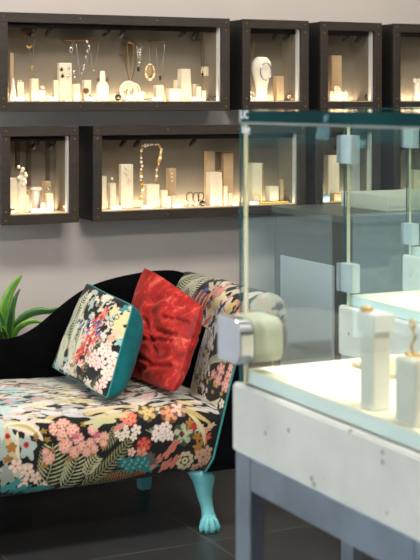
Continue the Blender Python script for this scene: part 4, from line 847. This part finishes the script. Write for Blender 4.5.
for u0, v0, u1, v1 in ((66, 352, 92, 296), (73, 366, 86, 322)): q.stroke([cp(u0, v0), cp((u0 + u1) / 2 - 1, (v0 + v1) / 2), cp(u1, v1)], .004, .003, BLK)
for k_ in range(120):
    t = rr.random(); u = 104 - 22 * t + rr.uniform(-9, 9) * (.5 + t); v = 314 + 54 * t + rr.uniform(-6, 6); x, y = cp(u, v)
    q.blob(x, y, rr.uniform(.02, .05), rr.uniform(.008, .018), 1.0 + rr.uniform(-.4, .4), rr.choice([(214, 70, 56), (226, 110, 92), (236, 160, 140), (206, 52, 44), (240, 214, 200)]), .3, 5, k_)
for k_ in range(16): x, y = cp(84 + rr.uniform(-4, 18), 326 + rr.uniform(-5, 11)); q.blob(x, y, .035, .015, rr.uniform(0, 2), rr.choice([BLUE, (40, 60, 104), (96, 124, 168)]), .35, 5, k_)
for u, v, rx in ((120, 322, .1), (127, 316, .08), (122, 332, .08), (115, 312, .06)): x, y = cp(u, v); q.blob(x, y, rx, .055, 1.0, (216, 202, 150), .25, 5, u)
for u, v in ((113, 325), (118, 318)): x, y = cp(u, v); q.ring(x, y, .02, .032, (120, 112, 86)); 
for u, v, c in ((112, 340, (222, 170, 140)), (117, 334, (228, 190, 160)), (118, 346, BLK), (124, 350, BLK), (96, 383, BLK), (86, 388, BLK), (104, 330, BLK), (106, 392, BLK), (127, 340, BLK), (100, 377, BLK), (124, 343, (150, 190, 186)), (90, 384, (222, 216, 200)), (126, 308, TEAL), (94, 374, (176, 206, 200)), (57, 362, PTEAL), (66, 369, (226, 226, 220)), (112, 384, BLK)): x, y = cp(u, v); q.blob(x, y, .06, .035, .8, c, .3, 5, u)
for u, v in ((76, 372), (82, 378), (72, 366), (104, 370), (89, 371)): x, y = cp(u, v); q.blob(x, y, .03, .02, 0, (150, 130, 60), .3)
x, y = cp(104, 366); q.blob(x, y, .26, .2, .9, BLK, .15, 5, 1)
for u0, v0, u1, v1, l_ in ((84, 376, 104, 340, .07), (92, 398, 114, 372, .06)): q.fern(*cp(u0, v0), *cp(u1, v1), l_, (120, 116, 70), 6, .05, .007, .9)
for u, v, r in ((104, 350, 6.5), (112, 357, 7), (97, 357, 6), (103, 363, 6), (115, 366, 6), (108, 374, 6.5), (98, 366, 5), (101, 389, 6), (97, 393, 5), (113, 377, 5), (93, 363, 5), (109, 346, 5), (88, 360, 4), (105, 383, 5)):
    q.flower(*cp(u, v), r * .0112, (240, 210, 196) if r < 6.5 else (238, 222, 208), (206, 120, 100))
grid_obj('cushion_front', f, q.sample((A + 1) / 2, (Bq + 1) / 2), 'floral_cushion_cloth', cu)
plain_grid('cushion_back', k[:, ::-1], 'teal_velvet', cu)['label'] = 'teal velvet back'
rim = np.concatenate([base[0, :], base[1:, -1], base[-1, -2::-1], base[-2:0:-1, 0]])
b = B(); tube(b, [tuple(p) for p in rim[::2]], .0026, 6, closed=True); obj('piping', b, 'teal_cord', cu)
# red cushion
c2 = [(1.945, 4.77, .502), (1.985, 4.305, .491), (2.148, 4.42, .768), (2.085, 4.80, .874)]
cr = thing('velvet_cushion', 'crushed red velvet cushion leaning against the sofa arm', 'cushion', (2.02, 4.58, .48))
f, k, A, Bq, base, nrm = pillow(c2, .036, .065, 9, n=150, pinch=.0, rnd=.045, wr=.011, folds=[((.2, .02), (.95, .18), 1.0, .05), ((-.1, -.25), (.8, .05), .8, .05), ((-.2, .1), (.35, -.35), .8, .05), ((.3, .35), (.85, .5), .7, .05), ((-.6, -.55), (.3, -.6), .9, .05), ((.1, -.75), (.8, -.5), .8, .05), ((-.3, .45), (.1, .75), .7, .06)])
o1 = plain_grid('cushion_front', f, 'crushed_red_velvet', cr); o2 = plain_grid('cushion_back', k[:, ::-1], 'crushed_red_velvet', cr)

# ------------------------------------------------------------------ plant behind the sofa
pl = thing('potted_plant', 'green strap-leaved plant rising behind the low end of the sofa', 'plant', (1.655, 5.11, 0))
b = B(); lathe(b, [(.085, 0), (.09, .02), (.11, .40), (.115, .50), (.105, .50), (.10, .47)], (1.655, 5.11, 0), 28); obj('pot', b, 'pot_glaze', pl)
b = B(); lathe(b, [(.1, .46), (.09, .475)], (1.655, 5.11, 0), 24); obj('soil', b, 'soil', pl)
def strap(pts, w, m, nm='leaf'):
    b = B(); pts = [Vector(p) for p in pts]; out = []
    for i in range(15):        # Catmull-Rom through the points
        t = i / 14 * (len(pts) - 1); j = min(int(t), len(pts) - 2); fq = t - j; p0, p1, p2, p3 = pts[max(j - 1, 0)], pts[j], pts[j + 1], pts[min(j + 2, len(pts) - 1)]
        out.append(.5 * ((2 * p1) + (p2 - p0) * fq + (2 * p0 - 5 * p1 + 4 * p2 - p3) * fq ** 2 + (3 * p1 - p0 - 3 * p2 + p3) * fq ** 3))
    L = [];
    for i, p in enumerate(out):
        tg = (out[min(i + 1, 14)] - out[max(i - 1, 0)]).normalized(); sd = tg.cross(Vector((-.44, -.9, 0))).normalized(); ww = w * (math.sin(PI * (.12 + .86 * i / 14)) ** .7) ; nn = sd.cross(tg)
        L.append([b.verts.new(p - sd * ww), b.verts.new(p - sd * ww * .5 + nn * ww * .2), b.verts.new(p + nn * ww * .34), b.verts.new(p + sd * ww * .5 + nn * ww * .2), b.verts.new(p + sd * ww)])
    for p, q_ in zip(L, L[1:]):
        for k_ in range(4): f_ = b.faces.new((p[k_], p[k_ + 1], q_[k_ + 1], q_[k_])); f_.smooth = True; f_.material_index = 0 if k_ in (0, 3) else 1
    o = obj(nm, b, m, pl); md = o.modifiers.new('thickness', 'SOLIDIFY'); md.thickness = .0012; return o
def pp(u, v, Y): X, Z, d = at(u, v, Y); return (X, Y, Z)
base_ = (1.655, 5.11, .47)
strap([base_, pp(6, 330, 5.10), pp(5, 305, 5.09), pp(12, 288, 5.08), pp(22, 275, 5.07)], .019, ['leaf_yellow', 'leaf'])
strap([base_, pp(9, 335, 5.08), pp(11, 315, 5.06), pp(14, 296, 5.05)], .017, ['leaf', 'leaf_dark'])
strap([base_, pp(11, 326, 5.12), pp(15, 300, 5.13), pp(20, 289, 5.14)], .008, ['leaf_dark', 'leaf_dark'])
strap([base_, pp(13, 332, 5.09), pp(25, 316, 5.06), pp(40, 311, 5.04), pp(50, 311, 5.03), pp(60, 308, 5.03)], .015, ['leaf', 'leaf_dark'])
strap([base_, pp(15, 334, 5.07), pp(24, 324, 5.03), pp(34, 321, 5.02), pp(42, 323, 5.01)], .011, ['leaf_yellow', 'leaf'])
strap([base_, pp(3, 335, 5.06), pp(0, 318, 5.03), pp(-4, 300, 5.02)], .017, ['leaf_yellow', 'leaf'])
strap([base_, pp(1, 336, 5.03), pp(3, 322, 5.01), pp(-3, 309, 5.0)], .012, ['leaf', 'leaf_dark'])
strap([base_, pp(-6, 330, 5.06), pp(-14, 312, 5.05), pp(-26, 306, 5.04)], .016, ['leaf', 'leaf_dark'])
strap([base_, pp(-4, 325, 5.14), pp(-8, 300, 5.16), pp(-14, 284, 5.17)], .015, ['leaf_yellow', 'leaf'])
strap([base_, pp(6, 338, 5.05), pp(4, 331, 5.01), pp(2, 326, 4.99)], .011, ['leaf_yellow', 'leaf'])
# ------------------------------------------------------------------ glass cases on concrete and steel
ST, SB = .967, .839; PT = .993; GT0, GT1 = 1.4595, 1.481
def pane(b, lo, hi, thin, edge=1):
    n0 = len(b.faces); bx(b, lo, hi); b.faces.ensure_lookup_table(); b.normal_update()
    for f in list(b.faces)[n0:]: f.material_index = 0 if abs(f.normal[thin]) > .9 else edge
def make_case(label, x0, y1, W, L):
    x1, y0 = x0 + W, y1 - L
    t = thing('glass_showcase', label, 'showcase', ((x0 + x1) / 2, (y0 + y1) / 2, 0), 'glass showcases on concrete slabs')
    b = B(); bx(b, (x0, y0, SB), (x1, y1, ST), .004); obj('concrete_slab', b, 'concrete', t)
    g = .013; a0, a1, c0, c1 = x0 + g, x1 - g, y0 + g, y1 - .006
    b = B(); bx(b, (a0 + .012, c0 + .012, ST), (a1 - .012, c1 - .012, PT - .003)); obj('base_plate', b, 'base_glass', t)
    b = B(); bx(b, (a0 + .012, c0 + .012, PT - .003), (a1 - .012, c1 - .012, PT)); obj('display_floor', b, 'cream_top', t)
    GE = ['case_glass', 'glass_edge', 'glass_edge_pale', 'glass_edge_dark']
    k = .008
    for nm, lo, hi, th in (('side_pane', (a0, c0 + k, ST), (a0 + k, c1 - k - .006, GT0), 0), ('side_pane', (a1 - k, c0 + k, ST), (a1, c1 - k - .006, GT0), 0), ('end_pane', (a0, c1 - k, ST), (a1, c1, GT0), 1), ('end_pane', (a0, c0, ST), (a1, c0 + k, GT0), 1)):
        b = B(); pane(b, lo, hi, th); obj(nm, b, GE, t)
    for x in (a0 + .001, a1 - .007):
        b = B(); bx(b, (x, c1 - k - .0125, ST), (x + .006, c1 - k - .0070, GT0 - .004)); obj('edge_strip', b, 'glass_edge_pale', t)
    b = B(); bx(b, (a0 - .0014, c0, GT0 - .004), (a0 + .004, c1, GT0 - .0002)); obj('edge_glint', b, 'glint_grey', t)  # highlight along the top pane's lower edge, built as a pale strip
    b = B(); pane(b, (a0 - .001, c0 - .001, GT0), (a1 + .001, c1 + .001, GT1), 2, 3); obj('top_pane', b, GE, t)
    lw, lt = .06, .03
    for xx in (x0 + .004, x1 - .004 - lt):
        for yy_ in (y0 + .006, y1 - .006 - lw):
            b = B(); bx(b, (xx, yy_, 0), (xx + lt, yy_ + lw, SB), .002); obj('leg', b, 'raw_steel', t)
        b = B(); bx(b, (xx, y0 + .006 + lw, SB - .062), (xx + lt, y1 - .006 - lw, SB - .001), .002); obj('rail', b, 'raw_steel', t)
    for yy_ in (y0 + .006, y1 - .006 - lt):
        b = B(); bx(b, (x0 + .004 + lt, yy_, SB - .062), (x1 - .004 - lt, yy_ + lt, SB - .001), .002); obj('rail', b, 'raw_steel', t)
    return t, a0, c1
front, ga, gc = make_case('glass showcase nearest the camera, with a chrome knob at its corner', 1.190, 2.321, .56, .66)
# the knob: a thick D of steel outside the pane, its reflection built as a pale solid of the same outline inside
def dshape(ya, yb, za, zb, r):
    p = [(yb, za + .004), (yb, zb - .004), (yb - .004, zb)]
    for i in range(7): a = PI / 2 + PI / 2 * i / 6; p.append((ya + r + r * math.cos(a), zb - r + r * math.sin(a)))
    for i in range(7): a = PI + PI / 2 * i / 6; p.append((ya + r + r * math.cos(a), za + r + r * math.sin(a)))
    p.append((yb - .004, za)); return p
D = dshape(2.217, 2.310, 1.0165, 1.099, .026)
b = B(); prism(b, D, 1.153, 1.182, 'x'); 
kn = obj('knob', b, ['satin_steel', 'chrome'], front)
for p in kn.data.polygons:
    if abs(p.normal.x) < .5: p.material_index = 1
md = kn.modifiers.new('edge', 'BEVEL'); md.width = .003; md.segments = 2; md.limit_method = 'ANGLE'
b = B(); prism(b, D, 1.1825, 1.243, 'x'); o = obj('knob_reflection', b, 'reflection_pale', front); md = o.modifiers.new('edge', 'BEVEL'); md.width = .004; md.segments = 2; md.limit_method = 'ANGLE'  # the knob's mirror image in the pane, modelled as a solid
def hinges(t, a0, c1):
    for z in (1.040, 1.372):
        b = B(); bx(b, (a0 - .010, c1 - .052, z - .037), (a0 + .018, c1 + .004, z + .037), .002); h = obj('hinge', b, 'hinge_steel', t)
        b = B(); bx(b, (a0 - .016, c1 - .002, z - .036), (a0 - .009, c1 + .010, z + .036), .001); obj('hinge_pin', b, 'chrome', h)
second, a2, b2 = make_case('middle glass showcase behind the nearest one, two pale hinges on its corner', 1.887, 3.075, .56, .50)
hinges(second, a2, b2)
third, a3, b3 = make_case('farthest glass showcase, beside the grey counter', 2.70, 3.98, .56, .50)
hinges(third, a3, b3)
# reflected signage painted as raised marks on the nearest case's top edge and corner
def sign_reflection(txt, size, X, y_start, z, m, nm, parent, bold=0.0):
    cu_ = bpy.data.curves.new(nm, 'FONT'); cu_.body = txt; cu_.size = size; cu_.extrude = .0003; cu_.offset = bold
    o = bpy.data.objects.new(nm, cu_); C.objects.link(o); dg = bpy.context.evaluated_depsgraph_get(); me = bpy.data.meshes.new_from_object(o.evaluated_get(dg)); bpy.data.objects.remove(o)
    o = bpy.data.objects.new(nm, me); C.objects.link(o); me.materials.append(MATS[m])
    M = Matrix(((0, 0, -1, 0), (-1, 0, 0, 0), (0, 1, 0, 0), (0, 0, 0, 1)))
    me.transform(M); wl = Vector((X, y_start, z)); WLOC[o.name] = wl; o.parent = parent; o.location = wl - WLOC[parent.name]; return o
sign_reflection('JUC', .021, ga - .0016, gc - .003, 1.4655, 'reflection_white', 'sign_reflection', front, .0006)
sign_reflection('blug', .020, ga - .0006, gc - .010, 1.4390, 'reflection_white', 'sign_reflection', front, .0006)
sign_reflection('/////', .030, ga - .0006, 2.03, 1.4335, 'reflection_blue', 'sign_reflection', front)
sign_reflection('///', .018, ga - .0016, 2.005, 1.4625, 'reflection_blue', 'sign_reflection', front)
sign_reflection('/////', .018, ga - .0006, 1.902, 1.4225, 'reflection_blue', 'sign_reflection', front)

# ------------------------------------------------------------------ what stands in the nearest case
def P0(x, y): return (x, y)
t = thing('jewellery_plinth', 'white block plinth with a wide cap, nearest showcase', 'plinth', (1.245, 1.912, PT))
b = B(); bx(b, (1.2275, 1.893, PT + .0006), (1.2625, 1.932, 1.121), .002); obj('body', b, 'white_acrylic', t)
b = B(); bx(b, (1.2245, 1.886, 1.121), (1.2665, 1.939, 1.151), .002); obj('cap', b, 'white_acrylic', t)
small('ring', lambda b: (torus(b, (1.237, 1.927, 1.1555), .008, .0038, 'z', 20, 8), ball(b, (1.231, 1.921, 1.1575), .005, 10)), 'gold', 'chunky gold ring on the white capped plinth', 'ring')
small('display_block', lambda b: bx(b, (1.222, 1.765, PT + .0006), (1.262, 1.822, 1.098), .003), 'white_acrylic', 'low white block holding the gold ring stand, nearest showcase', 'display block')
t = thing('gold_ring_stand', 'twisted gold jewellery piece standing on the low white block', 'jewellery', (1.24, 1.795, 1.098))
b = B(); tube(b, [(1.24 + .010 * math.cos(a * 1.1), 1.795 + .02 * math.sin(a * 1.1), 1.1005 + .0003 * a) for a in range(0, 7)], .0014, 6); obj('coil', b, 'gold', t)
b = B(); tube(b, [(1.24, 1.795, 1.10), (1.238, 1.8, 1.115), (1.242, 1.793, 1.13), (1.238, 1.797, 1.142)], [.003, .002, .002, .0015], 8); torus(b, (1.239, 1.797, 1.149), .007, .0022, 'x', 16, 6); obj('stem', b, 'gold', t)
small('display_block', lambda b: bx(b, (1.41, 1.93, PT + .0006), (1.47, 2.0, 1.07), .003), 'white_acrylic', 'white block behind the capped plinth, nearest showcase', 'display block')
small('jewellery_tray', lambda b: bx(b, (1.40, 2.10, PT + .0006), (1.60, 2.24, PT + .008), .003), 'cream_felt', 'flat cream tray on the floor of the nearest showcase', 'tray')
# in the middle and far cases
small('display_block', lambda b: bx(b, (2.13, 2.92, PT + .0006), (2.18, 2.97, 1.07), .003), 'white_acrylic', 'white block standing in the middle showcase', 'display block')
small('display_block', lambda b: bx(b, (2.05, 2.66, PT + .0006), (2.11, 2.74, 1.085), .003), 'white_acrylic', 'larger white block in the middle showcase near its front', 'display block')
small('ring', lambda b: torus(b, (2.155, 2.945, 1.076), .011, .004, 'z', 18, 8), 'gold', 'gold ring on the block of the middle showcase', 'ring')
small('jewellery_tray', lambda b: bx(b, (2.2, 2.75, PT + .0006), (2.36, 2.88, PT + .008), .003), 'base_glass', 'flat pale grey tray in the middle showcase', 'tray')
small('display_block', lambda b: bx(b, (2.80, 3.70, PT + .0006), (2.85, 3.76, 1.10), .003), 'white_acrylic', 'white block standing in the farthest showcase', 'display block')
# ------------------------------------------------------------------ grey counter by the wall
ct = thing('service_counter', 'dark grey counter against the wall seen through the glass cases', 'counter', (3.2, 4.72, 0))
b = B(); bx(b, (2.765, 4.44, .0), (3.9, 5.01, 1.035), .002); obj('body', b, 'cabinet_grey', ct)
b = B(); bx(b, (2.757, 4.43, 1.035), (3.91, 5.02, 1.06), .002); obj('counter_top', b, 'counter_top', ct)
b = B(); bx(b, (2.753, 4.53, .12), (2.765, 4.938, .865), .002); obj('panel', b, 'cabinet_panel', ct)['label'] = 'lighter blue grey panel'
small('display_tray', lambda b: (bx(b, (3.02, 4.55, 1.06), (3.7, 4.9, 1.075), .003), bx(b, (3.02, 4.55, 1.075), (3.7, 4.565, 1.12), .003), bx(b, (3.02, 4.885, 1.075), (3.7, 4.9, 1.12), .003), bx(b, (3.02, 4.565, 1.075), (3.035, 4.885, 1.12), .003), bx(b, (3.685, 4.565, 1.075), (3.7, 4.885, 1.12), .003)), 'white_acrylic', 'shallow white tray resting on the grey counter', 'tray')
# ------------------------------------------------------------------ light
w = bpy.data.worlds.new('daylight'); SC.world = w; w.use_nodes = True
bg = w.node_tree.nodes['Background']; bg.inputs['Color'].default_value = (.95, .98, 1.0, 1); bg.inputs['Strength'].default_value = 4.0
def area(name, loc, target, size, power, col, sy=None, spread=PI):
    l = bpy.data.lights.new(name, 'AREA'); l.shape = 'RECTANGLE'; l.size = size; l.size_y = sy or size; l.energy = power; l.color = col; l.spread = spread
    o = bpy.data.objects.new(name, l); C.objects.link(o); o.location = loc; o.rotation_euler = (Vector(target) - Vector(loc)).to_track_quat('-Z', 'Y').to_euler(); return o
def spot(name, loc, target, power, col, angle, blend=.6, r=.03):
    l = bpy.data.lights.new(name, 'SPOT'); l.energy = power; l.color = col; l.spot_size = angle; l.spot_blend = blend; l.shadow_soft_size = r
    o = bpy.data.objects.new(name, l); C.objects.link(o); o.location = loc; o.rotation_euler = (Vector(target) - Vector(loc)).to_track_quat('-Z', 'Y').to_euler(); return o
WARM = (1.0, .78, .50); NEUT = (1.0, .93, .85)
area('ceiling_lamp', (1.4, 3.3, 2.97), (1.4, 3.3, 0), 1.4, 70, NEUT, .5)
area('ceiling_lamp', (3.4, 3.6, 2.97), (3.4, 3.6, 0), 1.4, 34, NEUT, .5)
area('ceiling_lamp', (1.7, .8, 2.97), (1.9, 2.2, 0), 1.4, 95, NEUT, .5)
area('wall_washer_lamp', (2.3, 4.55, 2.95), (2.3, 5.3, 1.7), 2.6, 1.5, (1.0, .84, .72), .12)
spot('showcase_spot', (1.5, 1.6, 2.95), (1.45, 2.0, 1.0), 90, (1.0, .93, .82), math.radians(36))
spot('showcase_spot', (2.3, 2.5, 2.95), (2.15, 2.8, 1.0), 60, (1.0, .93, .82), math.radians(36))
spot('showcase_spot', (3.0, 3.4, 2.95), (2.95, 3.7, 1.0), 50, (1.0, .93, .82), math.radians(36))
def strip(x0, x1, fl, power):
    area('cabinet_strip_light', ((x0 + x1) / 2, FY + .027, fl + .006), ((x0 + x1) / 2, WY, fl + .10), x1 - x0, power * .42, WARM, .008)
def back_fill(x0, x1, fl, power):
    area('cabinet_back_fill', ((x0 + x1) / 2, WY - .034, fl + .002), ((x0 + x1) / 2, WY + .04, fl + .14), x1 - x0, power * 1.15, WARM, .006)  # added fill that brightens the foot of each back panel
def hot(u, v, fl, power, ang=50):
    X, Z, d = at(u, v, 5.16); spot('cabinet_spot', (X + .04, FY + .05, fl + .27), (X, 5.17, Z), power * .6, WARM, math.radians(ang), .8, .01)
strip(1.65, 2.55, FU, 1.5); strip(XF(253), XF(299), FU, .4); strip(XF(331), XF(373), FU, .3); strip(XF(404), XF(404) + .28, FU, .4)
strip(1.66, 1.88, L0 + .0402, .45); strip(2.03, XF(297), FL, 1.4); strip(XF(326), XF(372), FL, .35); strip(XF(404), XF(404) + .28, FL, .3)
for xa, xb, fl, p in ((1.65, 2.55, FU, 1.5), (XF(253), XF(299), FU, .35), (XF(331), XF(373), FU, .3), (XF(404), XF(404) + .28, FU, .4), (1.66, 1.88, FL, .5), (2.03, XF(297), FL, 1.5), (XF(326), XF(372), FL, .3), (XF(404), XF(404) + .28, FL, .3)): back_fill(xa, xb, fl, p)
for u, v, fl, p in ((14, 92, FU, 1.2), (64, 85, FU, 1.0), (104, 88, FU, 1.3), (133, 90, FU, 1.2), (150, 74, FU, .6), (181, 88, FU, 2.0), (262, 76, FU, 4.5), (336, 92, FU, .7), (416, 92, FU, .8), (14, 190, FL, 2.0), (44, 198, FL, 1.2), (112, 190, FL, .8), (148, 190, FL, .8), (194, 190, FL, 2.2), (222, 190, FL, .8), (262, 185, FL, .8), (332, 180, FL, .9)):
    hot(u, v, fl, p)

# ------------------------------------------------------------------ camera
cam = bpy.data.cameras.new('camera'); co = bpy.data.objects.new('camera', cam); C.objects.link(co); SC.camera = co
co.location = (0, 0, EYE); co.rotation_euler = (PI / 2, 0, -TH)
cam.sensor_fit = 'VERTICAL'; cam.sensor_height = 36; cam.sensor_width = 27; cam.lens = F / 560 * 36; cam.shift_y = -180 / 560; cam.clip_start = .05; cam.clip_end = 100
cam.dof.use_dof = True; cam.dof.focus_distance = 4.9; cam.dof.aperture_fstop = 7.5
SC.view_settings.view_transform = 'Standard'; SC.view_settings.look = 'None'; SC.view_settings.gamma = 1; SC.view_settings.use_curve_mapping = False
SC.view_settings.exposure = 0.0
SC.cycles.transparent_max_bounces = 40; SC.cycles.max_bounces = 10; SC.cycles.sample_clamp_indirect = 6
